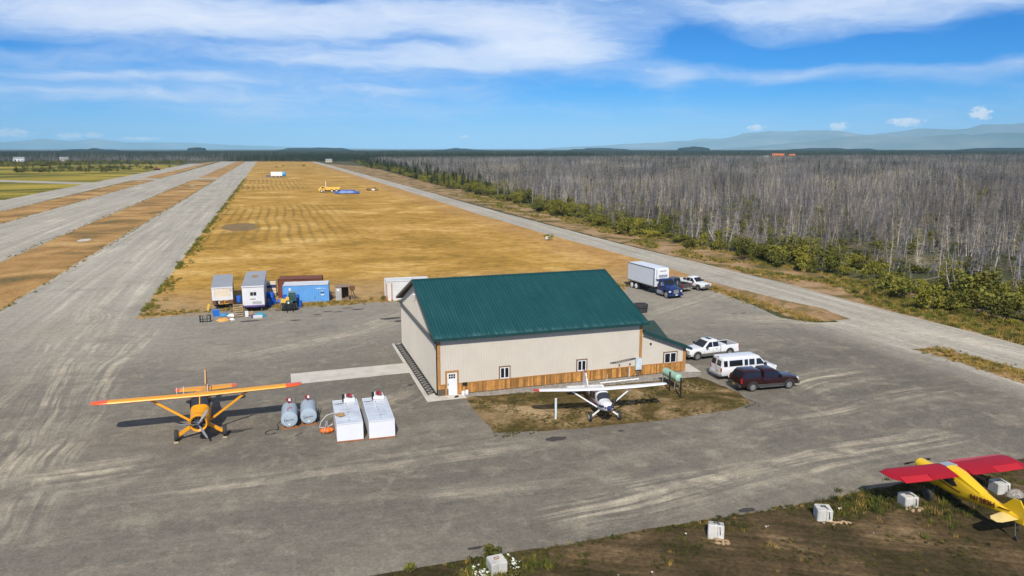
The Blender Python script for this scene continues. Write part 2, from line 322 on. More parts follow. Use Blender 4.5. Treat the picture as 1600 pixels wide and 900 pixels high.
def f_soil(k, P):
    x, y, z = k.sep(P); n = k.noise(P, .22, 6, .65, .5)
    st = k.noise(k.comb(k.m('ADD', k.m('MULTIPLY', x, .25), k.m('MULTIPLY', y, .35)), k.m('SUBTRACT', k.m('MULTIPLY', y, 1.3), k.m('MULTIPLY', x, -.75)), 0), 1.0, 5, .6, .5)
    f = k.m('ADD', k.m('MULTIPLY', n, .6), k.m('MULTIPLY', st, .4)); t = k.noise(P, 3.5, 5, .7)
    c = k.ramp(f, [(.37, (.034, .028, .010)), (.46, (.060, .044, .019)), (.54, (.098, .067, .033)), (.61, (.17, .116, .060)), (.69, (.30, .21, .12))])
    c = k.mix(1.0, c, k.ramp(t, [(.3, (.55, .55, .55)), (.7, (1.45, 1.4, 1.35))]), 'MULTIPLY'); return c, t
G_SOIL = gmat('soil_mat', f_soil, 1.0, .9)

def f_turf(k, P):
    n = k.noise(P, .20, 6, .65, .5); t = k.noise(P, 3.0, 5, .7)
    c = k.ramp(n, [(.36, (.058, .045, .012)), (.45, (.105, .075, .025)), (.52, (.20, .138, .062)), (.62, (.37, .265, .145))])
    c = k.mix(1.0, c, k.ramp(t, [(.3, (.6, .6, .6)), (.7, (1.4, 1.35, 1.3))]), 'MULTIPLY'); return c, t
G_TURF = gmat('worn_turf_mat', f_turf, 1.0, .8)

def f_stones(k, P):
    vo = k.new('ShaderNodeTexVoronoi'); k.put(vo.inputs['Vector'], P); vo.inputs['Scale'].default_value = 9.0
    n = k.noise(P, 1.0, 4, .6)
    c = k.mix(k.mr(k.sep(vo.outputs['Color'])[0], 0, 1), (.20, .185, .165), (.42, .39, .35)); c = k.mix(k.mr(n, .4, .7, 0, .4), c, (.22, .18, .14)); return c, vo.outputs['Distance']
G_STONES = gmat('drain_stone_mat', f_stones, .9, .8)

def f_conc(k, P):
    n = k.noise(P, .8, 6, .65); t = k.noise(P, 9, 3, .6)
    c = k.ramp(n, [(.3, (.44, .40, .345)), (.5, (.56, .515, .45)), (.7, (.62, .58, .51))]); c = k.mix(k.mr(t, .4, .7, 0, .15), c, (.36, .33, .29)); return c, t
G_CONC = gmat('concrete_mat', f_conc, .85, .15)

def fr_edge(pts, step, amp, seed=0, closed=True):
    """subdivide an outline and roughen it with several octaves of jitter"""
    r = np.random.default_rng(seed); out = []; n = len(pts)
    for i in range(n if closed else n-1):
        a, b = np.array(pts[i], float), np.array(pts[(i+1) % n], float); L = np.linalg.norm(b - a); m = max(1, int(L/step))
        for j in range(m): out.append(a + (b - a)*j/m)
    out = np.array(out); N = len(out); dv = np.roll(out, -1, 0) - np.roll(out, 1, 0); ln = np.linalg.norm(dv, axis=1)[:, None] + 1e-9
    nrm = np.stack([dv[:, 1], -dv[:, 0]], 1)/ln
    off = np.zeros(N)
    for o, am in ((24, .5), (9, .3), (4, .25), (1, .25)):
        kk = max(2, N//o); c = r.normal(size=kk+1); c[-1] = c[0]; off += am*np.interp(np.linspace(0, kk, N, endpoint=False), np.arange(kk+1), c)
    return out + nrm*(off*amp)[:, None]
def sheet(name, pts, z, m, step=None, amp=0.0, seed=1, parent=None):
    p = fr_edge(pts, step, amp, seed) if step else np.array(pts, float)
    bm = bmesh.new(); vs = [bm.verts.new((a, b, z)) for a, b in p]; fc = bm.faces.new(vs)
    if fc.normal.z < 0: fc.normal_flip()
    bmesh.ops.triangulate(bm, faces=bm.faces); bm.normal_update()
    for f_ in bm.faces:
        if f_.normal.z < 0: f_.normal_flip()
    me = bpy.data.meshes.new(name); bm.to_mesh(me); bm.free(); me.materials.append(m)
    return tag(link(name, me, parent), kind='structure')
def strip(name, x0, x1, y0, y1, z, m, step=4.0, amp=.35, seed=1): return sheet(name, [(x0, y0), (x1, y0), (x1, y1), (x0, y1)], z, m, step, amp, seed)

# one ground sheet to the horizon
sheet('ground', [(-40000, -6000), (40000, -6000), (40000, 40000), (-40000, 40000)], 0.0, G_FLOOR)
sheet('meadow', [(-520, -200), (-100, -200), (-96, 500), (-110, 1120), (-560, 1180), (-900, 1050)], .004, G_MEADOW, 12, 2.5, 3)
sheet('dry_field', [(-20, 96), (72, 90), (72, 1268), (-22, 1340)], .008, G_FIELD, 6, .5, 4)
sheet('median_strip', [(-50, -60), (-34, -60), (-34, 562), (-50, 562)], .008, G_MEDIAN, 4, .3, 5)
sheet('median_strip', [(-51, 588), (-34.5, 588), (-36, 1340), (-53, 1345)], .008, G_MEDIAN, 6, .4, 6)
sheet('median_strip', [(-88, -60), (-73, -60), (-73, 560), (-86, 566)], .008, G_MEDIAN, 4, .3, 7)
sheet('median_strip', [(-88, 592), (-74, 580), (-80, 1345), (-92, 1190)], .008, G_MEDIAN, 6, .4, 8)
sheet('road_verge', [(75, -40), (86, -40), (88, 60), (92, 110), (88, 200), (94, 320), (99, 520), (112, 900), (76, 1100)], .006, G_VERGE, 3, .9, 9)
strip('taxiway', -35.2, -16.8, 90, 1345, .012, G_STRIP, 3, .32, 10)
strip('runway', -74, -49.2, -60, 1350, .013, G_STRIP, 4, .35, 11)
strip('left_runway', -105.5, -87, -60, 1150, .014, G_STRIP, 4, .4, 12)
sheet('cross_taxiway', [(-106, 560), (-17, 563), (-17, 586), (-106, 592)], .016, G_STRIP, 4, .4, 13)
sheet('meadow_path', [(-300, 690), (-106, 505), (-100, 520), (-104, 530), (-300, 712)], .010, G_STRIP, 5, .5, 14)
sheet('meadow_path', [(-200, 380), (-106, 352), (-104, 362), (-200, 392)], .010, G_STRIP, 5, .5, 15)
sheet('field_path', [(-17, 577), (14, 576), (14, 581), (-17, 583)], .012, G_STRIP, 4, .5, 16)
sheet('road', [(66.2, 60), (77.2, 30), (77.0, 60), (77.0, 100), (74.6, 145), (73.4, 240), (74.8, 400), (75.5, 1040), (73, 1262), (66, 1262), (66.2, 600), (65.3, 370), (64.6, 240), (65.3, 176), (67.2, 130), (66.6, 98)], .018, G_ROAD, 3, .28, 17)
sheet('gravel_apron', [(-34.6, -60), (-34.6, 108), (-26, 116), (-16.6, 101.4), (-11.5, 102.5), (-8.6, 106.0), (-1, 104.6), (.8, 103.4), (9, 102.6), (14.6, 102.9), (30, 101.2), (50, 99.6), (52, 104.2), (58, 104.8), (62.5, 101), (63.2, 97), (62.3, 86), (60.7, 77.3), (63, 74), (66.6, 73), (69, 73.4),
      (72.5, 77), (77.3, 68), (77.3, 40), (60, 36), (42, 34.6), (34, 34.7), (28, 34.2), (20.6, 34.4), (13, 34.3), (4.2, 34.6), (-2, 35.5), (-6, 33), (-12, 20), (-16, -60)], .022, G_APRON, 1.4, .22, 18)
sheet('dry_verge', [(62.6, 100.5), (64.6, 98.6), (63.6, 87.5), (62.0, 77.8), (64.8, 73.7), (68.4, 74.0), (69.3, 80), (68.4, 86), (67.4, 94), (66.8, 100.5)], .032, G_VERGE, .8, .3, 20)
sheet('dry_verge', [(64.4, 60.3), (65.2, 58.2), (64.8, 52.8), (64.3, 47.5), (64, 42), (69.5, 42), (68.6, 50.7), (68.1, 55.6), (67, 59.6)], .028, G_VERGE, .8, .28, 21)
sheet('bare_soil', [(-9, 20), (-5.6, 32.6), (0, 34.2), (4.2, 34.55), (13, 34.45), (20.6, 34.5), (28, 34.35), (34, 34.8), (42, 34.8), (60, 36.2), (80, 37), (80, 8), (20, 8)], .026, G_SOIL, .5, .16, 22)
sheet('worn_turf', [(15.0, 59.9), (14.9, 56.6), (15.2, 51.2), (18.5, 50.3), (22.8, 49.9), (29.8, 49.6), (35.2, 49.9), (37.6, 51.0), (38.2, 53.5), (37.6, 57.6), (36.9, 59.9)], .026, G_TURF, .5, .14, 23)
sheet('concrete_path', [(.85, 67.9), (11.8, 68.25), (11.8, 71.65), (.88, 71.4)], .034, G_CONC)
sheet('concrete_pad', [(11.65, 59.45), (15.1, 59.45), (15.1, 60.6), (12.7, 60.9), (12.7, 79.6), (11.75, 79.5)], .038, G_CONC)
sheet('walkway', [(37.0, 60.4), (38.4, 59.9), (38.7, 62.6), (37.0, 64)], .036, G_CONC)
sheet('drain_stones', [(15.1, 60.9), (15.1, 59.75), (24, 59.0), (37.4, 58.7), (38.1, 59.4), (37.0, 61.1)], .030, G_STONES, .4, .12, 24)
G_STAIN = mat('oil_stain_mat', (.052, .045, .039), .8, var=.4, scale=3)
for i, (x, y, a, b) in enumerate([(19.1, 48.6, .85, .45), (25.8, 34.75, .6, .4), (9.4, 35.6, .55, .25), (-3.4, 57.4, .55, .2), (-2.6, 57.6, .35, .14), (9.2, 100, .9, .25), (6.3, 98.6, .7, .2), (7.7, 98.0, .6, .18), (10.2, 98.8, .8, .2), (4.9, 97.2, .55, .2), (11.1, 64.5, .25, .2), (-3.2, 95.9, 1.2, .3), (56.5, 81.2, .55, .15), (57.8, 81, .45, .15), (24.3, 48.5, .25, .12), (64.6, 44, .5, .15), (2.2, 94.6, .6, .2), (13.6, 92, 1.4, .5), (15.0, 90.2, 1.2, .5)]):
    sheet('oil_stain', [(x + a*math.cos(t), y + b*math.sin(t)) for t in np.linspace(0, 2*math.pi, 14, endpoint=False)], .042 if y > 35 else .046, G_STAIN, .1, .13*min(1, b/.3), 60+i)
sheet('bare_patch', [(-8.2 + 4.6*math.cos(t), 216 + 11*math.sin(t)) for t in np.linspace(0, 2*math.pi, 16, endpoint=False)], .014, mat('brown_earth', (.215, .135, .045), .95, var=.4, scale=.5), .8, .8, 25)
for x, y in ((-42, 196), (-81, 262), (-42.5, 470), (-80, 540)):
    sheet('bare_patch', [(x + 1.5*math.cos(t), y + 3*math.sin(t)) for t in np.linspace(0, 2*math.pi, 10, endpoint=False)], .016, G_CONC, .6, .2, int(y))

# far hills and ranges: ridged terrain standing at its own distance
def rangemesh(name, prof, dist, depth, m, seed, rough=.12, base=-5):
    az = np.array([p[0] for p in prof]); ev = np.array([p[1] for p in prof]); r = np.random.default_rng(seed)
    N = 260; A = np.linspace(az[0], az[-1], N); E = np.interp(A, az, ev); E = np.maximum(E, 0.0)
    rows = 14; V = []
    for j in range(rows):
        t = j/(rows-1); sh = np.sin(min(1, t*1.35)*math.pi/2) if t < .75 else math.cos((t-.75)/.25*math.pi/2)
        ridge = np.zeros(N)
        for o, am in ((14, .5), (6, .3), (3, .2)):
            kk = N//o; ridge += am*np.interp(np.linspace(0, kk, N), np.arange(kk+1), r.normal(size=kk+1))
        d = dist + depth*t; h = np.tan(np.radians(E))*dist*sh*(1 + rough*ridge*(1 if .05 < t < .7 else .35)) + 21.1*sh*np.clip(E/.03, 0, 1)
        a = np.radians(A); V += [(d*math.sin(q), d*math.cos(q), max(base, hh) if 0 < j < rows-1 else base) for q, hh in zip(a, h)]
    F = [(j*N+i, j*N+i+1, (j+1)*N+i+1, (j+1)*N+i) for j in range(rows-1) for i in range(N-1)]
    return tag(link(name, npmesh(name, V, F, m, smooth=True)), kind='structure')
M_RANGE = gmat('range_mat', lambda k, P: (k.ramp(k.noise(P, .0007, 7, .65), [(.35, (.08, .11, .08)), (.55, (.16, .17, .13)), (.7, (.28, .25, .22))]), None))
UP = [(20, 0), (27.4, .37), (30.2, .56), (31.9, .74), (33.4, .78), (34.7, 1.13), (36.5, 1.34), (38, 1.28), (39.4, 1.32), (40.2, 1.36), (43.1, 1.03), (44.6, 1.1), (45.8, 1.3), (49.2, 1.41), (51.7, 1.69), (56, 1.72), (64, 1.4), (75, .6)]
LO = [(33, 0), (35, .1), (39, .49), (40.7, .66), (43.2, .94), (45.8, .84), (48.3, .98), (51.8, 1.1), (58, 1.2), (68, .7), (76, 0)]
LF = [(-40, .3), (-30, .5), (-20, .42), (-16.1, .42), (-14.1, .60), (-12.3, .45), (-10.8, .66), (-9, .42), (-5.8, .45), (-.8, .2), (5, .05), (9, 0)]
rangemesh('mountains', UP, 19000, 3400, M_RANGE, 3, .2); rangemesh('mountains', LO, 14500, 2400, M_RANGE, 5, .2); rangemesh('mountains', LF, 27000, 3000, M_RANGE, 7)
M_HILL = gmat('hill_mat', lambda k, P: (k.ramp(k.noise(P, .01, 6, .6), [(.35, (.012, .02, .012)), (.65, (.03, .036, .022))]), None))
for i, (a0, a1, e, d) in enumerate([(-14, -8, .03, 4300), (-5.5, -3.9, .09, 3600), (-.4, 7, .06, 4400), (21, 28, .04, 4600), (29.9, 32.8, .13, 3800), (35, 47, .03, 4600), (11, 17, .03, 4700), (46, 58, .05, 4300)]):
    T = np.linspace(.04, .96, 17); rr_ = np.random.default_rng(70+i); rangemesh('hills', [(a0, 0)] + [(a0 + (a1-a0)*t, e*math.sin(math.pi*t)**1.6*(.75 + .5*rr_.random())) for t in T] + [(a1, 0)], d, 600, M_HILL, 20+i, .25)
# the air
hz = B(); hz.bx(-36000, 36000, -3000, 36000, -6, 650); hm = bpy.data.materials.new('haze_air'); hm.use_nodes = True
kk = K(hm.node_tree); kk.n.clear(); pv = kk.new('ShaderNodeVolumePrincipled'); ou = kk.new('ShaderNodeOutputMaterial')
pv.inputs['Color'].default_value = (.40, .74, 1.0, 1); pv.inputs['Density'].default_value = 0.48e-4; pv.inputs['Anisotropy'].default_value = -0.4
kk.l.new(pv.outputs[0], ou.inputs['Volume'])
HAZE = hz.build('haze', hm); tag(HAZE, kind='stuff')
# ================================================================== hangar
M_SIDING = mat('cream_siding', (.60, .545, .465), .55, var=.05, scale=.5, dirt=.06); 
def f_roof(k, P):
    x, y, z = k.sep(P); n = k.noise(P, .3, 5, .6); st = k.noise(k.comb(k.m('MULTIPLY', x, 3.0), k.m('MULTIPLY', y, .16), 0), 1.0, 5, .65)
    c = k.mix(k.mr(n, .3, .7), (.005, .055, .058), (.009, .073, .077)); c = k.mix(k.mr(st, .48, .78, 0, .22), c, (.05, .17, .18))
    low = k.mr(k.m('ADD', y, k.m('MULTIPLY', k.noise(k.comb(k.m('MULTIPLY', x, 1.1), 0.0, 0.0), 1.0, 4, .7), 2.6)), 61.2, 62.2, 1, 0, True)      # dust washed down to the eave between the ribs
    c = k.mix(k.m('MULTIPLY', low, k.mr(st, .40, .62, 0, .4)), c, (.17, .30, .30)); return c, st
M_ROOF = gmat('green_metal_roof', f_roof, .38, .05); M_ROOF.node_tree.nodes['Principled BSDF'].inputs['Specular IOR Level'].default_value = .4
M_TRIMG = mat('dark_green_trim', (.008, .050, .050), .4, var=.1); M_CEDAR = mat('cedar_board', (.50, .235, .058), .7, var=.34, scale=2.6, bump=.2, rnd=.55)
M_CEDAR2 = mat('cedar_trim', (.40, .20, .065), .65, var=.2, scale=2); M_BROWNT = mat('brown_casing', (.19, .105, .055), .6, var=.15)
M_WHITE = mat('white_paint', (.78, .78, .78), .4, var=.04); M_GLASS = mat('dark_glass', (.012, .013, .018), .06, var=.1, spec=.6)
M_SOFFIT = mat('soffit', (.16, .125, .095), .7); M_STEEL = mat('grey_steel', (.17, .165, .16), .5, metal=.5, var=.2); M_BLACK = mat('black_paint', (.015, .015, .016), .5)
M_GALV = mat('galvanised', (.52, .54, .56), .35, metal=.7, var=.15); M_CGREY = mat('pale_grey_box', (.50, .58, .63), .45); M_BURNT = mat('weathered_base', (.10, .075, .05), .8, var=.3)
HX0, HX1, HY0, HY1, HW, HR, HYM = 12.86, 32.34, 60.7, 79.3, 5.02, 8.62, 70.0
hang = empty('hangar', (HX0, HY0, 0), 0, 'large cream hangar with green metal roof and cedar wainscot beside the gravel apron', 'hangar')
LX = HX1 - HX0; LY = HY1 - HY0; LM = HYM - HY0
def ribbed_wall(p0, d, length, z0f, z1f, nrm, pitch=.23, rib=.022):
    """vertical ribbed sheet metal from p0 along d; z0f/z1f give the lower and upper edge at distance s"""
    b = B(); p0, d, nrm = Vector(p0), Vector(d), Vector(nrm); s = 0.0; prof = []
    while s < length - 1e-6:
        for o, h in ((0, 0), (pitch*.68, 0), (pitch*.76, rib), (pitch*.90, rib), (pitch*.98, 0)):
            if s + o <= length: prof.append((s + o, h))
        s += pitch
    prof.append((length, 0)); lo = []; hi = []
    for s, h in prof:
        q = p0 + d*s + nrm*h; lo.append((q.x, q.y, z0f(s))); hi.append((q.x, q.y, z1f(s)))
    n = len(prof); b.add(lo + hi, [(i, i+1, n+i+1, n+i) for i in range(n-1)]); return b
slope = (HR - HW)/(LM)
gz = lambda s: HW + slope*(LM - abs(s - LM)) - .12
ribbed_wall((0, 0, 0), (1, 0, 0), LX, lambda s: 1.0, lambda s: HW, (0, -1, 0)).build('front_wall', M_SIDING, hang)
ribbed_wall((0, 0, 0), (0, 1, 0), LY, lambda s: 4.72, gz, (-1, 0, 0)).build('gable_wall', M_SIDING, hang)
ribbed_wall((LX, 0, 0), (0, 1, 0), LY, lambda s: 0, gz, (1, 0, 0)).build('gable_wall', M_SIDING, hang)
ribbed_wall((0, LY, 0), (1, 0, 0), LX, lambda s: 0, lambda s: HW, (0, 1, 0)).build('rear_wall', M_SIDING, hang)
# big aircraft door in the gable end: ribbed leaf, head track and bottom truss
dr = ribbed_wall((-.05, .35, 0), (0, 1, 0), LY - .6, lambda s: .12, lambda s: 4.66, (-1, 0, 0)).build('aircraft_door', M_SIDING, hang)
tb = B(); tb.bx(-.20, -.02, .2, LY - .15, 4.64, 4.80); tb.bx(-.26, -.20, .2, LY - .15, 4.78, 4.84); tb.build('head_track', M_STEEL, dr)
tr = B(); x0, x1, zt = -.80, -.12, .16
for x in (x0, x1): tr.beam((x, .45, zt), (x, LY - .4, zt), .07, .10, 0)
n = 24
for i in range(n):
    a = .45 + (LY - .85)*i/n; c = .45 + (LY - .85)*(i+1)/n
    tr.beam((x0, a, zt), (x1, (a+c)/2, zt), .05, .06); tr.beam((x1, (a+c)/2, zt), (x0, c, zt), .05, .06)
for y in (.5, LY/3, LY*2/3, LY - .45): tr.beam((x0, y, zt), (x0, y, .0), .05); tr.beam((x1, y, zt), (x1, y, 0), .05)
tr.build('door_truss', mat('dark_truss_steel', (.035, .034, .033), .6), dr)
# roof: two ribbed slopes, ridge cap, fascia, soffits
OV, OX = .52, .40
def slope_sheet(sgn):
    b = B(); ye = (-OV if sgn < 0 else LY + OV); ze = HW + .16 - slope*OV*0; L0, L1 = -OX, LX + OX
    ze = HW + .18 - slope*.0; zr = HR + .10; ze = zr - (zr - (HW + .20))*1.0
    s = L0; prof = []; pitch = .305
    while s < L1 - 1e-6:
        for o, h in ((0, 0), (.215, 0), (.232, .055), (.273, .055), (.29, 0)):
            if s + o <= L1: prof.append((s+o, h))
        s += pitch
    prof.append((L1, 0)); n = len(prof); lo = [(x, ye, ze + h) for x, h in prof]; hi = [(x, LM, zr + h) for x, h in prof]
    md = [(x, (ye + LM)/2, (ze + zr)/2 + h) for x, h in prof]
    b.add(lo + md + hi, [(i, i+1, n+i+1, n+i) for i in range(n-1)] + [(n+i, n+i+1, 2*n+i+1, 2*n+i) for i in range(n-1)])
    und = [(L0, ye, ze - .05), (L1, ye, ze - .05), (L1, LM, zr - .05), (L0, LM, zr - .05)]
    return b, und, (L0, L1, ye, ze, zr)
for sgn in (-1, 1):
    b, und, (L0, L1, ye, ze, zr) = slope_sheet(sgn); rf = b.build('roof_slope', M_ROOF, hang)
    u = B(); u.add(und, [(0, 1, 2, 3)]); u.build('soffit', M_SOFFIT, rf)
    f = B(); f.bx(L0 - .01, L1 + .01, ye - .03 if sgn < 0 else ye, ye if sgn < 0 else ye + .03, ze - .20, ze + .035); f.build('eave_fascia', M_TRIMG, rf)
    for x in (L0, L1):
        e = B(); a = Vector((x, ye, ze - .09)); c = Vector((x, LM, zr - .09)); e.beam(a, c, .05, .25, up=(0, 0, 1)); e.build('rake_fascia', M_SOFFIT if x == L0 and sgn > 0 else M_TRIMG, rf)
rc = B(); rc.prism([(LM - .22, HR + .06), (LM, HR + .16), (LM + .22, HR + .06), (LM, HR + .10)], 'x', -OX, LX + OX); rc.build('ridge_cap', M_TRIMG, hang)
# corner posts
def post(par, x, y, z0, z1, w=.24, m=None): b = B(); b.bx(x - .035, x + w, y - .05, y + .03, z0, z1); return b.build('corner_board', m or M_CEDAR2, par)
post(hang, 0, 0, .62, HW - .02); post(hang, LX - .22, 0, 1.0, HW - .02)
b = B(); b.bx(-.045, .9, -.075, .02, 0, .62); b.build('splash_board', M_BURNT, hang)
# wainscot: every board on its own, doorway left open
DX0, DX1 = .80, 1.68
bm1 = B(); bm1.bx(-.5, .5, -.5, .5, 0, 1); unit = bm1.mesh('board', M_CEDAR)
def boards(par, xa, xb, y, h, seed, gapx=None):
    r = random.Random(seed); x = xa
    while x < xb - .05:
        w = min(r.uniform(.11, .22), xb - x)
        if not gapx or x + w < gapx[0] or x > gapx[1]:
            o = link('board', unit, par); o.location = (x + w/2, y - .018 - r.uniform(0, .018), .10); o.scale = (w - .012, .04, h - .10)
        x += w
boards(hang, .02, .60, -.01, .98, 1); boards(hang, 1.85, LX - .02, -.01, .98, 2)
c = B(); c.bx(1.82, LX, -.085, .0, .98, 1.045); c.bx(.02, .62, -.085, .0, .98, 1.045); c.build('wainscot_cap', M_CEDAR2, hang)
c = B(); c.bx(1.8, LX, -.04, .02, .0, .10); c.build('sill_plate', M_BURNT, hang)
# walk door
d = B(); d.bx(DX0, DX1, -.055, -.012, .02, 2.03); door = d.build('door', M_WHITE, hang)
c = B(); c.bx(DX0 - .17, DX0, -.09, .02, 0, 2.22); c.bx(DX1, DX1 + .15, -.09, .02, 0, 2.22); c.bx(DX0, DX1, -.09, .02, 2.05, 2.22); c.build('casing', M_CEDAR2, door)
for i in range(3):
    for j in range(2):
        g_ = B(); xx = DX0 + .14 + i*.205; zz = 1.52 + j*.21; g_.bx(xx, xx + .165, -.062, -.05, zz, zz + .17); g_.build('pane', M_GLASS, door)
g_ = B(); g_.cyl((DX0 + .08, -.06, 1.0), (DX0 + .08, -.12, 1.0), .035, n=8); g_.bx(DX0 + .06, DX0 + .10, -.066, -.05, .92, 1.12); g_.build('handle', M_BLACK, door)
def window(par, x0, x1, z0, z1, y=0.0):
    c = B(); t = .10; c.bx(x0 - t, x0, y - .075, y + .01, z0 - .02, z1 + t); c.bx(x1, x1 + t, y - .075, y + .01, z0 - .02, z1 + t); c.bx(x0, x1, y - .075, y + .01, z1, z1 + t)
    w = c.build('window', M_BROWNT, par); f = B(); s = .085; xm = (x0 + x1)/2
    f.bx(x0, x0 + s, y - .06, y, z0, z1); f.bx(x1 - s, x1, y - .06, y, z0, z1); f.bx(x0 + s, x1 - s, y - .06, y, z1 - s, z1); f.bx(x0 + s, x1 - s, y - .06, y, z0, z0 + s); f.bx(xm - .045, xm + .045, y - .062, y, z0 + s, z1 - s)
    f.build('frame', M_WHITE, w)
    for a, b_ in ((x0 + s, xm - .045), (xm + .045, x1 - s)): p = B(); p.bx(a, b_, y - .035, y - .026, z0 + s, z1 - s); p.build('pane', M_GLASS, w)
window(hang, 5.58, 6.45, 1.06, 2.10); window(hang, 12.97, 13.85, 1.06, 2.08)
# meter box, conduit and light on the front wall
e = B(); e.bx(18.8, 19.42, -.28, -.03, .70, 1.78); eb = e.build('electric_box', M_CGREY, hang)
e = B(); e.bx(18.86, 19.36, -.295, -.28, .76, 1.72); e.build('box_door', mat('pale_grey_door', (.56, .64, .69), .4), eb)
e = B(); e.cyl((19.0, -.12, .05), (19.0, -.12, .7), .05, n=8); e.cyl((19.15, -.12, .05), (19.15, -.12, .7), .04, n=8); e.build('conduit', M_STEEL, eb)
e = B(); e.cyl((18.2, -.12, .05), (18.2, -.12, 1.0), .035, n=8); e.build('pipe', M_WHITE, hang)
e = B(); e.tube([(16.2, -.14, 1.60), (16.9, -.15, 1.66), (17.8, -.15, 1.78), (18.8, -.16, 1.86)], .025); e.tube([(16.2, -.14, 1.60), (16.9, -.15, 1.57), (17.9, -.15, 1.70), (18.9, -.16, 1.84)], .02); e.build('cable', M_BLACK, hang)
for x in (17.2, 18.3): e = B(); e.bx(x - .07, x + .07, -.10, -.02, 1.2, 1.34); e.build('outlet', M_STEEL, hang)
e = B(); e.box((2.35, -.16, .97), (.42, .12, .22)); e.build('mail_box', M_BLACK, hang)
e = B(); e.cyl((-.28, 9.3, 7.2), (-.02, 9.3, 7.3), .10, .06, n=10); e.build('gable_lamp', M_WHITE, hang)
e = B(); e.tube([(-.03, LY - .2, 4.6), (-.03, LY - .2, .3)], .05); e.build('downpipe', M_BROWNT, hang)

# lean-to office at the end wall
lean = empty('lean_to_office', (HX1, HY0, 0), 0, 'small lean-to office with shed roof against the hangar end', 'building')
WX, WY = 4.70, 1.2
zl = lambda s: 4.30 - .395*s
ribbed_wall((0, .02, 0), (1, 0, 0), WX, lambda s: 1.0, zl, (0, -1, 0)).build('front_wall', M_SIDING, lean)
ribbed_wall((WX, .02, 0), (0, 1, 0), WY, lambda s: 0.0, lambda s: zl(WX), (1, 0, 0)).build('end_wall', M_SIDING, lean)
ribbed_wall((3.5, WY, 0), (1, 0, 0), WX - 3.5, lambda s: 0.0, lambda s: zl(WX), (0, 1, 0)).build('rear_wall', M_SIDING, lean)
ribbed_wall((3.5, WY, 0), (0, 1, 0), 6.1, lambda s: 0.0, lambda s: 3.95 - .39*abs(4.6 - WY - s), (1, 0, 0)).build('end_wall', M_SIDING, lean)
ribbed_wall((0, WY + 6.1, 0), (1, 0, 0), 3.5, lambda s: 0.0, lambda s: 2.9, (0, 1, 0)).build('rear_wall', M_SIDING, lean)
boards(lean, .03, WX - .22, .01, .98, 5); post(lean, WX - .22, .02, 0, zl(WX), .26)
c = B(); c.bx(.0, WX - .2, -.065, .02, .98, 1.045); c.build('wainscot_cap', M_CEDAR2, lean)
window(lean, 2.42, 3.72, .98, 2.02, .02)
e = B(); e.cyl((.92, -.12, 3.05), (.92, .0, 3.05), .09, n=8); e.build('wall_vent', M_BLACK, lean)
xr = WX + .42; z_hi = 4.42; sz = lambda x: z_hi - .395*x; z_lo = sz(xr)
M_LROOF = mat('lean_to_roof_metal', (.026, .052, .042), .5, var=.15, scale=.6)
sp = [(0, -.45), (xr, -.45), (xr, 1.3), (3.75, 1.62), (.81, 4.6), (0, 4.6)]
b = B(); b.add([(x, y, sz(x)) for x, y in sp] + [(x, y, sz(x) - .06) for x, y in sp], [tuple(range(6)), tuple(reversed(range(6, 12)))] + [(i, (i+1) % 6, 6 + (i+1) % 6, 6 + i) for i in range(6)]); rf = b.build('roof_slope', M_LROOF, lean)
for i in range(7): yy = -.2 + i*.26; b = B(); x1_ = xr if yy < 1.3 else 3.8; b.beam((0, yy, z_hi + .015), (x1_, yy, sz(x1_) + .015), .04, .03); b.build('roof_rib', M_LROOF, rf)
g1 = lambda y: 4.1 - .39*abs(4.6 - y)
b = B(); b.add([(3.75, 1.62, g1(1.62)), (3.75, 4.6, 4.1), (.81, 4.6, 4.1), (3.75, 1.62, g1(1.62) - .06), (3.75, 4.6, 4.04), (.81, 4.6, 4.04)], [(0, 1, 2), (5, 4, 3), (0, 3, 4, 1), (1, 4, 5, 2), (2, 5, 3, 0)]); b.add([(0, 4.6, 4.1), (3.75, 4.6, 4.1), (3.75, 7.7, g1(7.7)), (0, 7.7, g1(7.7)), (0, 4.6, 4.04), (3.75, 4.6, 4.04), (3.75, 7.7, g1(7.7) - .06), (0, 7.7, g1(7.7) - .06)], [(0,1,2,3),(7,6,5,4),(0,4,5,1),(1,5,6,2),(2,6,7,3),(3,7,4,0)]); b.build('cross_gable_roof', M_LROOF, lean)
f = B(); f.bx(xr, xr + .03, -.47, 1.3, z_lo - .20, z_lo + .03); f.build('eave_fascia', M_TRIMG, rf)
f = B(); f.beam((.0, -.47, z_hi - .09), (xr + .02, -.47, z_lo - .09), .04, .24); f.build('rake_fascia', M_TRIMG, rf)
# things by the front wall
for i, (x, lab) in enumerate(((15.0, 'white jug beside the hangar walk door, the one touching the casing'), (15.32, 'taller white jug beside the hangar walk door, farther from the casing'))):
    t = empty('jug', (x, 60.32, .04), 0, lab, 'jug', 'white jugs by the walk door'); h = .38 + i*.08
    c = B(); c.loft([[(r_*math.cos(a), r_*math.sin(a), z) for a in np.linspace(0, 2*math.pi, 12, endpoint=False)] for r_, z in ((.13, 0), (.15, .04), (.15, h*.75), (.10, h*.92), (.05, h))]); c.build('body', M_WHITE, t)
    c = B(); c.cyl((0, 0, h), (0, 0, h + .05), .055, n=8); c.build('cap', M_BLACK if i else M_GALV, t)
t = empty('boot_brush', (14.3, 59.9, .04), .4, 'small dark boot scraper on the concrete pad before the walk door', 'boot scraper')
c = B(); c.bx(-.2, .2, -.1, .1, 0, .05); c.build('base', M_STEEL, t); c = B(); c.bx(-.18, .18, -.02, .02, .05, .14); c.build('blade', M_BLACK, t)
c = B(); c.tube([(27.6, 59.55, .09), (30.2, 59.62, .09), (31.6, 59.66, .09)], .06, 8); tag(c.build('drain_pipe', M_WHITE), 'white plastic pipe lying along the drain stones under the meter box', 'pipe')
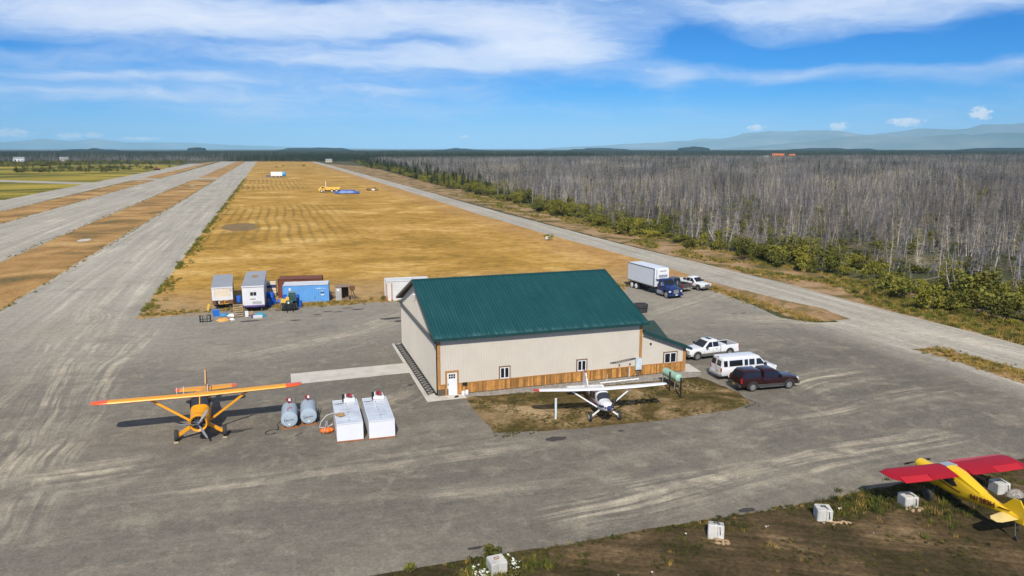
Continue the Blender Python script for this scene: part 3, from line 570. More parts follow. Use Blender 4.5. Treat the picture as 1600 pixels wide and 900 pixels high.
c = B(); c.tube([(31.5 + .28*math.cos(a), 60.1, .28 + .28*math.sin(a)) for a in np.linspace(-.2, 3.4, 12)], .03); tag(c.build('hose_loop', M_BLACK), 'black hose loop standing against the cedar boards below the meter box', 'hose')
# ================================================================== aircraft
def ring(c, hw, hh, n=16, p=2.6, axis='y', zsh=0.0):
    """superellipse ring around c in the plane across axis"""
    out = []
    for i in range(n):
        t = 2*math.pi*i/n; ct, st = math.cos(t), math.sin(t)
        a = hw*math.copysign(abs(ct)**(2/p), ct); b = hh*math.copysign(abs(st)**(2/p), st)
        out.append((c[0] + a, c[1], c[2] + b))
    return out
def wing_mesh(b, stations, m=0, n=9, inc=0.0):
    """stations: (x, y_lead, y_trail, z, thickness); chord runs along +y from the leading edge"""
    prof = [(0, 0), (.03, .45), (.12, .82), (.3, 1.0), (.55, .8), (.8, .38), (1, .03), (1, -.03), (.75, -.2), (.45, -.42), (.2, -.45), (.05, -.3)]
    rings = []
    for x, yl, yt, z, th in stations: rings.append([(x, yl + (yt - yl)*u, z + th*w - inc*u*abs(yt - yl)) for u, w in prof])
    b.loft(rings, m=m)
def wheel(par, c, r, w, rim_m, axis='x', hub=.45):
    b = B(); ax = Vector((1, 0, 0)) if axis == 'x' else Vector((0, 1, 0)); c = Vector(c); pts = []
    for o, rr in ((-.5, r*.80), (-.46, r*.93), (-.28, r), (.28, r), (.46, r*.93), (.5, r*.80)):
        q = c + ax*o*w; pts.append([(q.x + (0 if axis == 'x' else rr*math.cos(t)), q.y + (rr*math.cos(t) if axis == 'x' else 0), q.z + rr*math.sin(t)) for t in np.linspace(0, 2*math.pi, 18, endpoint=False)])
    b.loft(pts); wh = b.build('wheel', mat('tyre_rubber', (.035, .034, .033), .85, var=.2), par)
    b = B(); b.cyl(c - ax*w*.515, c + ax*w*.515, r*hub*1.25, n=14); b.cyl(c - ax*w*.56, c + ax*w*.56, r*hub*.4, n=10); b.build('rim', rim_m, wh); return wh
def text_mesh(name, body, size, mat_, parent, Mx, extrude=.004, bold=0.0):
    cu = bpy.data.curves.new(name, 'FONT'); cu.body = body; cu.size = size; cu.extrude = extrude; cu.align_x = 'CENTER'; cu.align_y = 'CENTER'; cu.offset = bold; cu.resolution_u = 3
    o = bpy.data.objects.new(name, cu); COL.objects.link(o); dg = bpy.context.evaluated_depsgraph_get(); me = bpy.data.meshes.new_from_object(o.evaluated_get(dg)); bpy.data.objects.remove(o)
    me.materials.clear(); me.materials.append(mat_); me.transform(Mx); return link(name, me, parent)
def screen(par, r0, r1, m, i0=1, i1=8, off=.012, name='windscreen', c0=None, c1=None, f0=0.0, f1=1.0):
    """glazing that follows the skin between two fuselage rings (point indices i0..i1 of the rings)"""
    b = B(); A = []; C = []
    for j in range(i0, i1 + 1):
        p, q = Vector(r0[j]), Vector(r1[j]); a = p.lerp(q, f0); c = p.lerp(q, f1)
        A.append(a + Vector((math.copysign(off, a.x)*(abs(a.x) > .05), -off*c0, off))); C.append(c + Vector((math.copysign(off, c.x)*(abs(c.x) > .05), -off*c0, off)))
    n = len(A); b.add(A + C, [(j, j+1, n+j+1, n+j) for j in range(n-1)]); return b.build(name, m, par)
def blades(par, c, L, n, a0, m, axis='y', w=.16):
    for i in range(n):
        a = a0 + 2*math.pi*i/n; d = Vector((math.cos(a), 0, math.sin(a))); t = Vector((-math.sin(a), 0, math.cos(a))); c = Vector(c); rings = []
        for u, ww, tw in ((.06, .35, .9), (.2, .7, .8), (.45, 1.0, .5), (.75, .95, .3), (.95, .7, .22), (1.0, .25, .2)):
            p = c + d*L*u; s = t*math.cos(tw) + Vector((0, 1, 0))*math.sin(tw); q = Vector((0, 1, 0))*math.cos(tw) - t*math.sin(tw)
            rings.append([p + s*w*ww/2, p + q*.018, p - s*w*ww/2, p - q*.018])
        b = B(); b.loft(rings); o = b.build('propeller_blade', m, par)
M_OR = mat('orange_yellow_paint', (.80, .335, .007), .38, var=.06, scale=1.2, coat=.1); M_RD = mat('orange_red_paint', (.85, .10, .01), .35, coat=.2)
M_SILV = mat('polished_metal', (.62, .62, .64), .3, metal=.25); M_ENG = mat('engine_grey', (.07, .07, .075), .5, metal=.4)
M_WGL = mat('aircraft_glazing', (.03, .032, .042), .08, spec=.7)
# ---- orange radial-engine high-wing aeroplane (tail dragger), nose to the camera side
def radial_plane():
    t = empty('bush_plane', (-5.87, 56.75, .022), R(0.5), 'orange-yellow bush plane with radial engine, high wing and red-orange wingtips', 'airplane')
    th = R(7.5)                                  # sits tail low
    def S(y, z0, z1, hw, p=2.6):
        zc = (z0 + z1)/2 - math.tan(th)*y*.62
        return ring((0, y, zc), hw, (z1 - z0)/2, 18, p)
    b = B(); b.loft([S(-.95, 1.02, 2.02, .50, 2), S(-.6, .92, 2.10, .60, 2), S(-.1, .86, 2.20, .66, 2.2), S(.35, .84, 2.30, .68, 2.6), S(.75, .84, 2.42, .69, 3.2), S(1.3, .86, 2.95, .69, 4), S(2.6, .92, 3.05, .66, 4), S(3.3, 1.05, 2.85, .58, 3.2), S(4.6, 1.45, 2.60, .42, 2.6), S(6.6, 1.95, 2.55, .22, 2.4), S(8.1, 2.25, 2.52, .07, 2)])
    body = b.build('fuselage', M_OR, t)
    zn = 1.52 + .072
    c = B(); rings = []
    for y, r_ in ((-1.25, .55), (-1.30, .60), (-1.22, .64), (-.9, .645), (-.55, .62)): rings.append([(r_*math.cos(a), y, zn + r_*math.sin(a)) for a in np.linspace(0, 2*math.pi, 24, endpoint=False)])
    for y, r_ in ((-.6, .52), (-1.22, .50)): rings.append([(r_*math.cos(a), y, zn + r_*math.sin(a)) for a in np.linspace(0, 2*math.pi, 24, endpoint=False)])
    rings.append(rings[0]); c.loft(rings, caps=False); cowl = c.build('cowling', M_OR, t)
    c = B(); c.cyl((0, -.98, zn), (0, -.62, zn), .5, n=20); c.build('engine_backplate', M_BLACK, cowl)
    for i in range(9):
        a = 2*math.pi*i/9 + .17; c = B(); d = Vector((math.cos(a), 0, math.sin(a))); c.cyl(Vector((0, -1.0, zn)) + d*.18, Vector((0, -1.0, zn)) + d*.47, .085, .095, n=8); c.build('engine_cylinder', M_ENG, cowl)
    c = B(); c.cyl((0, -.95, zn), (0, -1.28, zn), .19, .13, n=14); c.cyl((0, -1.28, zn), (0, -1.52, zn), .11, .04, n=12); c.build('crankcase', mat('blue_grey_metal', (.22, .25, .36), .35, metal=.6), cowl)
    blades(t, (0, -1.40, zn), 1.25, 3, R(56), mat('dull_alloy', (.42, .42, .43), .35, metal=.4), w=.17)
    # wing
    for sx in (-1, 1):
        b = B(); wing_mesh(b, [(sx*.0, 1.15, 2.95, 2.86, .20), (sx*.7, 1.15, 2.95, 2.865, .20), (sx*6.2, 1.15, 2.95, 2.93, .19)], inc=.13); w = b.build('wing', M_OR, t)
        b = B(); wing_mesh(b, [(sx*6.21, 1.15, 2.95, 2.93, .19), (sx*6.9, 1.2, 2.9, 2.94, .17), (sx*7.25, 1.38, 2.75, 2.945, .12), (sx*7.42, 1.7, 2.5, 2.90, .04)], inc=.13); b.build('wing_tip', M_RD, w)
        b = B(); b.bx(min(sx*.9, sx*6.1), max(sx*.9, sx*6.1), 2.50, 2.515, 2.79, 2.83); b.build('flap_gap', M_BLACK, w)
        b = B(); b.beam((sx*.62, .95, 1.02), (sx*3.55, 1.75, 2.86), .16, .07, up=(0, 1, 0)); b.build('wing_strut', M_OR, t)
        b = B(); b.beam((sx*.50, .05, 1.10), (sx*1.52, .0, .42), .24, .15, up=(0, 1, 0)); b.build('gear_leg', M_OR, t)
        b = B(); b.cyl((sx*1.45, 0, .40), (sx*1.72, 0, .40), .05, n=8); b.build('axle', M_SILV, t)
        wheel(t, (sx*1.66, 0, .42), .42, .27, M_SILV)
        # tailplane
        b = B(); wing_mesh(b, [(sx*.05, 6.55, 7.9, 1.62, .07), (sx*2.0, 6.75, 7.85, 1.64, .06)]); s = b.build('tailplane', M_OR, t)
        b = B(); wing_mesh(b, [(sx*2.005, 6.75, 7.85, 1.64, .06), (sx*2.25, 6.9, 7.8, 1.64, .05), (sx*2.38, 7.15, 7.6, 1.64, .02)]); b.build('tailplane_tip', M_RD, s)
    b = B(); b.prism([(5.3, 1.75), (6.7, 2.15), (7.35, 3.15), (7.75, 3.2), (8.15, 2.9), (8.25, 1.75), (8.0, 1.45), (6.5, 1.5)], 'x', -.045, .045); b.build('fin', mat('dark_ochre_paint', (.42, .17, .02), .4), t)
    ra, rb = S(.75, .84, 2.42, .69, 3.2), S(1.3, .86, 2.95, .69, 4)
    screen(t, ra, rb, M_WGL, 1, 8, .014, c0=1, f0=.02, f1=.97)
    b = B(); b.beam((0, .72, 2.37), (0, 1.28, 2.86), .07, .05); b.build('windscreen_post', M_OR, t)
    for sx in (-1, 1):
        for y0, y1, zz in ((.85, 1.75, 2.02), (1.9, 2.7, 1.98)):
            b = B(); b.add([(sx*.70, y0, zz), (sx*.70, y1, zz), (sx*.69, y1, 2.62), (sx*.69, y0 + .25, 2.62)], [(0, 1, 2, 3)]); b.build('side_window', M_WGL, t)
    for x, y in ((-1.6, 1.7), (-1.15, 1.9)): b = B(); b.tube([(x, y, 2.95), (x, y + .1, 3.5)], .016); b.build('antenna', M_WHITE, t)
    b = B(); b.bx(.51, .54, 2.0, 2.2, 2.9, 3.45); b.build('antenna', M_WHITE, t); b = B(); b.bx(.77, .81, 2.0, 2.2, 2.9, 3.3); b.build('antenna', M_ENG, t)
    b = B(); b.cyl((0, 8.0, .95), (0, 8.05, .35), .05, n=8); b.build('tail_leg', M_ENG, t); wheel(t, (0, 8.15, .17), .17, .1, M_SILV)
    for sx in (-1, 1): b = B(); b.box((sx*1.66, -.48, .05), (.3, .12, .1)); b.build('wheel_chock', mat('pale_wood', (.48, .36, .22), .8), t)
radial_plane()
# ---- white high-wing tail dragger on the turf
M_AW = mat('aircraft_white', (.80, .80, .82), .28, var=.03, coat=.4); M_AB = mat('aircraft_navy', (.05, .055, .17), .3); M_AR = mat('aircraft_maroon', (.22, .025, .035), .3); M_RED = mat('red_plastic', (.55, .02, .015), .4)
def white_plane():
    t = empty('light_plane', (24.1, 50.95, .026), R(-8.5), 'white high-wing tail dragger with navy and maroon stripes parked on worn turf', 'airplane')
    th = R(9); sl = math.tan(th)
    def S(y, z0, z1, hw, p=2.5): return ring((0, y, (z0 + z1)/2 - sl*y*1.2), hw, (z1 - z0)/2, 18, p)
    b = B(); b.loft([S(-1.18, 1.02, 1.42, .24, 2), S(-1.10, .95, 1.50, .36, 2.2), S(-.8, .88, 1.60, .46, 2.4), S(-.3, .82, 1.68, .50, 2.5), S(.15, .80, 1.74, .52, 2.6), S(.55, .80, 2.24, .53, 3.2), S(1.0, .80, 2.44, .54, 3.6), S(2.2, .92, 2.54, .52, 3.4), S(3.0, 1.12, 2.36, .44, 2.8), S(4.2, 1.38, 2.16, .30, 2.4), S(5.8, 1.66, 2.12, .15, 2.2), S(6.6, 1.80, 2.08, .07, 2)])
    b.build('fuselage', M_AW, t)
    # cheat lines: thin bands just proud of the skin, following it
    def band(yz, m, off):
        b = B()
        for sx in (-1, 1):
            A = []; C = []
            for y, za, zb, hw in yz: A.append((sx*(hw + off), y, za - sl*y*1.2)); C.append((sx*(hw + off), y, zb - sl*y*1.2))
            n = len(A); b.add(A + C, [(i, i+1, n+i+1, n+i) for i in range(n-1)])
        b.build('cheat_line', m, t)
    band([(-1.05, 1.22, 1.40, .37), (-.8, 1.20, 1.38, .455), (-.3, 1.18, 1.38, .50), (.15, 1.16, 1.36, .52)], M_AB, .012)
    band([(.15, 1.18, 1.36, .52), (1.0, 1.24, 1.38, .545), (2.2, 1.38, 1.54, .525), (3.0, 1.50, 1.66, .445), (4.2, 1.68, 1.80, .30), (5.8, 1.86, 1.94, .15)], M_AR, .014)
    zn = 1.22 + .21
    c = B(); c.loft([ring((0, -1.16, zn), .22, .2, 14, 2), ring((0, -1.30, zn), .18, .17, 14, 2), ring((0, -1.44, zn), .10, .10, 14, 2), ring((0, -1.52, zn), .02, .02, 14, 2)]); c.build('spinner', M_AB, t)
    for sx in (-1, 1): c = B(); c.ball((sx*.25, -1.13, zn + .02), (.13, .06, .09), 10, 6); c.build('cowl_intake', M_BLACK, t)
    blades(t, (0, -1.32, zn), 1.05, 2, R(57), M_BLACK, w=.17)
    zw = 2.30
    for sx in (-1, 1):
        b = B(); wing_mesh(b, [(0, .55, 2.15, zw, .17), (sx*2.7, .55, 2.15, zw + .06, .17), (sx*5.1, .72, 1.98, zw + .12, .13)], inc=.17); w = b.build('wing', M_AW, t)
        b = B(); wing_mesh(b, [(sx*5.105, .72, 1.98, zw + .12, .13), (sx*5.38, .85, 1.9, zw + .12, .09), (sx*5.48, 1.05, 1.75, zw + .08, .03)], inc=.17); b.build('wing_tip', M_AW if sx > 0 else M_RED, w)
        b = B(); b.beam((sx*.5, .45, .98), (sx*2.55, 1.05, zw - .04), .10, .05, up=(0, 1, 0)); b.build('wing_strut', M_AW, t)
        b = B(); b.beam((sx*.35, .10, .90), (sx*1.12, .02, .36), .12, .05, up=(0, 1, 0)); b.build('gear_leg', M_AW, t); wheel(t, (sx*1.18, 0, .36), .36, .22, M_WHITE)
        b = B(); wing_mesh(b, [(sx*.03, 5.45, 6.35, .86, .05), (sx*1.6, 5.65, 6.32, .86, .035)]); b.build('tailplane', M_AW, t)
        for y0, y1 in ((.95, 1.75), (1.9, 2.5)): b = B(); b.add([(sx*.552, y0, 1.62 - sl*y0*1.2), (sx*.552, y1, 1.62 - sl*y1*1.2), (sx*.535, y1, 2.16 - sl*y1*1.2), (sx*.535, y0 + .12, 2.16 - sl*y0*1.2)], [(0, 1, 2, 3)]); b.build('side_window', M_WGL, t)
    screen(t, S(.15, .80, 1.74, .52, 2.6), S(.55, .80, 2.24, .53, 3.2), M_WGL, 1, 8, .014, c0=1, f0=.05, f1=1.0)
    b = B(); b.prism([(3.9, 1.15), (5.2, 1.25), (5.85, 2.12), (6.4, 2.14), (6.75, .85), (6.2, .75)], 'x', -.04, .04); fin = b.build('fin', M_AW, t)
    b = B(); b.prism([(5.85, 2.125), (5.86, 2.22), (6.4, 2.24), (6.41, 2.145)], 'x', -.045, .045); b.build('fin_cap', M_AR, fin)
    for sx in (-1, 1): b = B(); b.tube([(sx*.75, 2.2, zw + .17), (sx*.9, 2.5, zw + .62)], .02); b.build('antenna', mat('ivory', (.62, .52, .36), .5), t)
    b = B(); b.cyl((0, 6.3, .65), (0, 6.4, .2), .04, n=8); b.build('tail_leg', M_STEEL, t); wheel(t, (0, 6.6, .14), .14, .08, M_SILV)
white_plane()
# ---- yellow and red tail dragger at the edge of the apron, seen from behind
M_YE = mat('yellow_dope', (.80, .50, .012), .35, var=.06, scale=1.0, coat=.2); M_CR = mat('red_dope', (.34, .007, .018), .5, var=.14, scale=1.2, spec=.25); M_PINK = mat('faded_red', (.44, .055, .07), .5); M_CRB = mat('bright_red_flap', (.50, .010, .016), .45)
def yellow_plane():
    t = empty('bush_plane', (38.05, 32.4, .026), R(-4.0), 'yellow tail dragger with red wings parked nose away among tie-down blocks', 'airplane')
    th = R(7.0); sl = math.tan(th)
    # built nose towards +y; y measured forward of the main wheels
    def S(y, z0, z1, hw, p=3.0): return ring((0, y, (z0 + z1)/2 + sl*y*.75), hw, (z1 - z0)/2, 18, p)
    b = B(); b.loft([S(2.0, 1.12, 1.56, .26, 2), S(1.88, 1.0, 1.68, .38, 2.2), S(1.2, .88, 1.74, .44, 2.6), S(.4, .80, 1.76, .46, 3), S(-.15, .80, 2.12, .47, 3.4), S(-.55, .82, 2.22, .47, 3.6), S(-1.6, .94, 2.26, .45, 3.4), S(-2.6, 1.18, 2.10, .37, 3), S(-3.7, 1.42, 1.98, .25, 2.8), S(-4.8, 1.64, 1.96, .11, 2.5), S(-5.2, 1.74, 1.92, .04, 2)])
    b.build('fuselage', M_YE, t); zn = 1.34 + .19
    c = B(); c.cyl((0, 1.98, zn), (0, 2.10, zn), .12, .09, n=12); c.cyl((0, 2.10, zn), (0, 2.24, zn), .09, .02, n=12); c.build('spinner', M_BLACK, t)
    blades(t, (0, 2.10, zn), 1.0, 2, R(4), M_BLACK, w=.17)
    zw = 2.18
    for sx in (-1, 1):
        b = B(); wing_mesh(b, [(0, .25, -1.40, zw, .17), (sx*.46, .25, -1.40, zw, .17), (sx*4.35, .25, -1.40, zw + .06, .16), (sx*4.62, .10, -1.40, zw + .06, .10), (sx*4.72, -.1, -1.38, zw + .06, .03)] if sx > 0 else
                          [(0, .25, -1.40, zw, .17), (sx*.46, .25, -1.40, zw, .17), (sx*4.1, .25, -1.40, zw + .06, .16), (sx*4.45, .12, -1.25, zw + .06, .10), (sx*4.62, .1, -1.0, zw + .06, .03)]); w = b.build('wing', M_CR, t)
        b = B(); b.add([(sx*x, y, zz) for x, y, zz in ((2.3, -1.10, zw + .14), (4.2, -1.10, zw + .175), (4.2, -1.62, zw + .05), (2.3, -1.62, zw + .02), (2.3, -1.10, zw - .02), (4.2, -1.10, zw + .02), (4.2, -1.62, zw + .02), (2.3, -1.62, zw - .01))], [(0,1,2,3),(7,6,5,4),(0,4,5,1),(1,5,6,2),(2,6,7,3),(3,7,4,0)]); b.build('aileron', M_CRB, w)
        b = B(); b.add([(sx*x, y, zz) for x, y, zz in ((.5, -1.12, zw + .14), (2.26, -1.12, zw + .15), (2.26, -1.58, zw + .03), (.5, -1.58, zw + .02), (.5, -1.12, zw - .02), (2.26, -1.12, zw), (2.26, -1.58, zw), (.5, -1.58, zw - .01))], [(0,1,2,3),(7,6,5,4),(0,4,5,1),(1,5,6,2),(2,6,7,3),(3,7,4,0)]); b.build('flap', M_CR, w)
        b = B(); b.beam((sx*.44, .05, .92), (sx*2.5, -.35, zw - .03), .09, .05, up=(0, 1, 0)); b.build('wing_strut', M_YE, t)
        b = B(); b.beam((sx*.3, .05, .88), (sx*.95, 0, .36), .09, .06, up=(0, 1, 0)); b.build('gear_leg', M_BLACK, t); wheel(t, (sx*1.0, 0, .36), .36, .22, M_BLACK)
        b = B(); wing_mesh(b, [(sx*.03, -4.2, -5.2, 1.28, .05), (sx*1.15, -4.45, -5.25, 1.28, .04), (sx*1.42, -4.75, -5.15, 1.28, .02)]); b.build('tailplane', mat('faded_yellow', (.80, .60, .22), .4, var=.15) if sx < 0 else M_YE, t)
        b = B(); b.add([(sx*.475, -.30, 1.52), (sx*.475, -1.15, 1.42), (sx*.46, -1.5, 1.55), (sx*.46, -1.1, 1.88), (sx*.47, -.35, 2.0)], [(0, 1, 2, 3, 4)]); b.build('side_window', M_WGL, t)
    b = B(); b.bx(.5, 4.3, -.02, .26, zw + .1, zw + .165); b.build('faded_patch', M_PINK, t)
    # glazed cabin roof
    b = B(); b.add([(-.44, -.02, 2.08), (.44, -.02, 2.08), (.42, .28, 1.80), (-.42, .28, 1.80)], [(0, 1, 2, 3)]); b.build('windscreen', M_WGL, t)
    b = B(); b.add([(-.40, -.52, zw + .215), (.40, -.52, zw + .215), (.40, .10, zw + .155), (-.40, .10, zw + .155), (-.40, -.52, zw + .16), (.40, -.52, zw + .16), (.40, .10, zw + .10), (-.40, .10, zw + .10)], [(0,1,2,3),(7,6,5,4),(0,4,5,1),(1,5,6,2),(2,6,7,3),(3,7,4,0)]); b.build('skylight', mat('clouded_skylight', (.34, .36, .37), .2), t)
    b = B(); rings = [ring((0, y, z), hw, hh, 14, 3) for y, z, hw, hh in ((-.50, zw + .02, .42, .20), (-1.2, zw - .04, .42, .19), (-2.0, 1.93, .37, .16), (-2.9, 1.68, .30, .13))]; b.loft(rings); b.build('turtle_deck', M_YE, t)
    b = B(); b.prism([(-3.4, 1.50), (-4.2, 1.68), (-4.75, 2.3), (-5.15, 2.35), (-5.5, 1.9), (-5.5, 1.1), (-5.1, 1.05)], 'x', -.035, .035); b.build('fin', M_YE, t)
    b = B(); b.cyl((0, -5.0, 1.1), (0, -5.1, .26), .035, n=8); b.build('tail_leg', M_STEEL, t); wheel(t, (0, -5.15, .13), .13, .08, M_BLACK)
    # maroon pinstripe and registration on the visible side
    M_MAR = mat('maroon_lettering', (.10, .006, .012), .5)
    def sidez(y): return 1.40 + sl*y*.75*1.0 - (0 if y > -1.6 else (y + 1.6)*.19)
    hwf = lambda y: np.interp(-y, [-.25, .55, 1.6, 2.6, 3.8, 5.0], [.46, .47, .45, .37, .25, .11])
    for sx in (-1, 1):
        for ya, yb in ((.5, -1.75), (-4.05, -4.75)):
            b = B(); N = 8; A = []; C = []
            for i in range(N + 1):
                y = ya + (yb - ya)*i/N; x = sx*(hwf(y) + .012); z = sidez(y); A.append((x, y, z - .035)); C.append((x, y, z + .035))
            b.add(A + C, [(i, i+1, N+2+i, N+1+i) for i in range(N)]); b.build('pinstripe', M_MAR, t)
        yc = -3.15; dirv = Vector((sx*(hwf(-4.0) - hwf(-1.8)), -2.2, sidez(-4.0) - sidez(-1.8))).normalized()
        if sx > 0: dirv = -dirv
        up = Vector((0, 0, 1)); up = (up - dirv*up.dot(dirv)).normalized(); nr = dirv.cross(up)
        Mx = Matrix(((dirv.x, up.x, nr.x, sx*(hwf(yc) + .03)), (dirv.y, up.y, nr.y, yc), (dirv.z, up.z, nr.z, sidez(yc)), (0, 0, 0, 1)))
        text_mesh('registration', 'N1283H', .44, M_MAR, t, Mx, .02, .0)
yellow_plane()
# ================================================================== vehicles
M_VW = mat('vehicle_white', (.74, .74, .75), .3, var=.04, coat=.5, scale=1.0); M_VG = mat('tinted_glass', (.012, .013, .016), .05, spec=.7); M_MAROON = mat('maroon_metallic', (.030, .0045, .006), .22, metal=.2, coat=.6)
M_CLAD = mat('grey_brown_cladding', (.13, .115, .095), .5, dirt=.3); M_CHROME = mat('bright_trim', (.55, .55, .56), .22, metal=.8); M_TAIL = mat('red_lamp', (.45, .012, .012), .2); M_HEAD = mat('clear_lamp', (.7, .72, .75), .12)
M_DARKP = mat('dark_plastic', (.03, .03, .032), .55); M_BLUE = mat('blue_truck_paint', (.012, .032, .145), .25, metal=.2, coat=.5); M_SLATE = mat('slate_metallic', (.11, .11, .115), .3, metal=.4, coat=.4); M_PLATE = mat('yellow_plate', (.55, .38, .04), .5); M_BEDL = mat('bed_liner', (.02, .02, .02), .8)
def body_ring(x, zl, zh, w, wt, crown=.03):
    zm = zl + (zh - zl)*.55
    h = [(w*.93, zl), (w, zl + .10), (w, zm), (w*.99, zh - .10), (wt, zh - .02), (wt*.6, zh + crown*.7)]
    return [(x, -y, z) for y, z in h] + [(x, y, z) for y, z in reversed(h)]
def greenhouse(par, st, mbody, name='cab', roof_crown=.04):
    """st: (x0b,x1b,x0t,x1t,zb,zt,wb,wt) base and top extents; returns the cab part"""
    x0b, x1b, x0t, x1t, zb, zt, wb, wt = st; b = B()
    def rr(x0, x1, w, z, r_=.12): return [(x0 + r_, -w, z), ((x0+x1)/2, -w, z), (x1 - r_, -w, z), (x1, -w + r_*1.6, z), (x1, 0, z), (x1, w - r_*1.6, z), (x1 - r_, w, z), ((x0+x1)/2, w, z), (x0 + r_, w, z), (x0, w - r_*1.6, z), (x0, 0, z), (x0, -w + r_*1.6, z)]
    b.loft([rr(x0b, x1b, wb, zb), rr(x0t, x1t, wt, zt - .06), rr(x0t + .10, x1t - .10, wt - .09, zt, .1), rr(x0t + .45, x1t - .45, wt - .35, zt + roof_crown, .1)]); return b.build(name, mbody, par)
def side_glass(par, st, segs, z0, z1, m=None, off=.014, name='side_window', sides=(-1, 1)):
    x0b, x1b, x0t, x1t, zb, zt, wb, wt = st
    W_ = lambda z: wb + (wt - wb)*(z - zb)/(zt - .06 - zb)
    for sy in sides:
        for xa0, xb0, xa1, xb1 in segs:      # bottom from..to, top from..to
            b = B(); b.add([(xa0, sy*(W_(z0) + off), z0), (xb0, sy*(W_(z0) + off), z0), (xb1, sy*(W_(z1) + off), z1), (xa1, sy*(W_(z1) + off), z1)], [(0, 1, 2, 3)]); b.build(name, m or M_VG, par)
def end_glass(par, st, front, m=None, z0=None, z1=None, wf=.86, off=.016, name='windscreen'):
    x0b, x1b, x0t, x1t, zb, zt, wb, wt = st; z0 = zb + .05 if z0 is None else z0; z1 = zt - .10 if z1 is None else z1
    xb, xt = (x1b, x1t) if front else (x0b, x0t); s = 1 if front else -1
    X = lambda z: xb + (xt - xb)*(z - zb)/(zt - .06 - zb) + s*off
    W_ = lambda z: (wb + (wt - wb)*(z - zb)/(zt - .06 - zb))*wf
    b = B(); b.add([(X(z0), -W_(z0), z0), (X(z0), W_(z0), z0), (X(z1), W_(z1), z1), (X(z1), -W_(z1), z1)], [(0, 1, 2, 3)]); return b.build(name, m or M_VG, par)
def arch(par, x, sy, w, r, m):
    b = B(); A = [(x + (r+.0)*math.cos(a), sy*(w + .012), .40 + r*math.sin(a)) for a in np.linspace(-.15, math.pi + .15, 14)]; C = [(x + (r+.085)*math.cos(a), sy*(w + .022), .40 + (r+.085)*math.sin(a)) for a in np.linspace(-.15, math.pi + .15, 14)]
    n = len(A); b.add(A + C, [(i, i+1, n+i+1, n+i) for i in range(n-1)]); b.build('wheel_arch', m, par)
    b = B(); b.add([(x, sy*(w + .006), .40)] + [(x + r*math.cos(a), sy*(w + .006), .40 + r*math.sin(a)) for a in np.linspace(-.35, math.pi + .35, 14)], [(0, i, i+1) for i in range(1, 14)]); b.build('wheel_well', M_BLACK, par)
def vwheels(par, xs, w, r=.40, tw=.27, rim=None):
    for x in xs:
        for sy in (-1, 1): wheel(par, (x, sy*(w - .10), r), r, tw, rim or M_CHROME, 'y', .52)
def lamp(par, x, y, z, dx, dy, dz, m, name): b = B(); b.box((x, y, z), (dx, dy, dz)); return b.build(name, m, par)

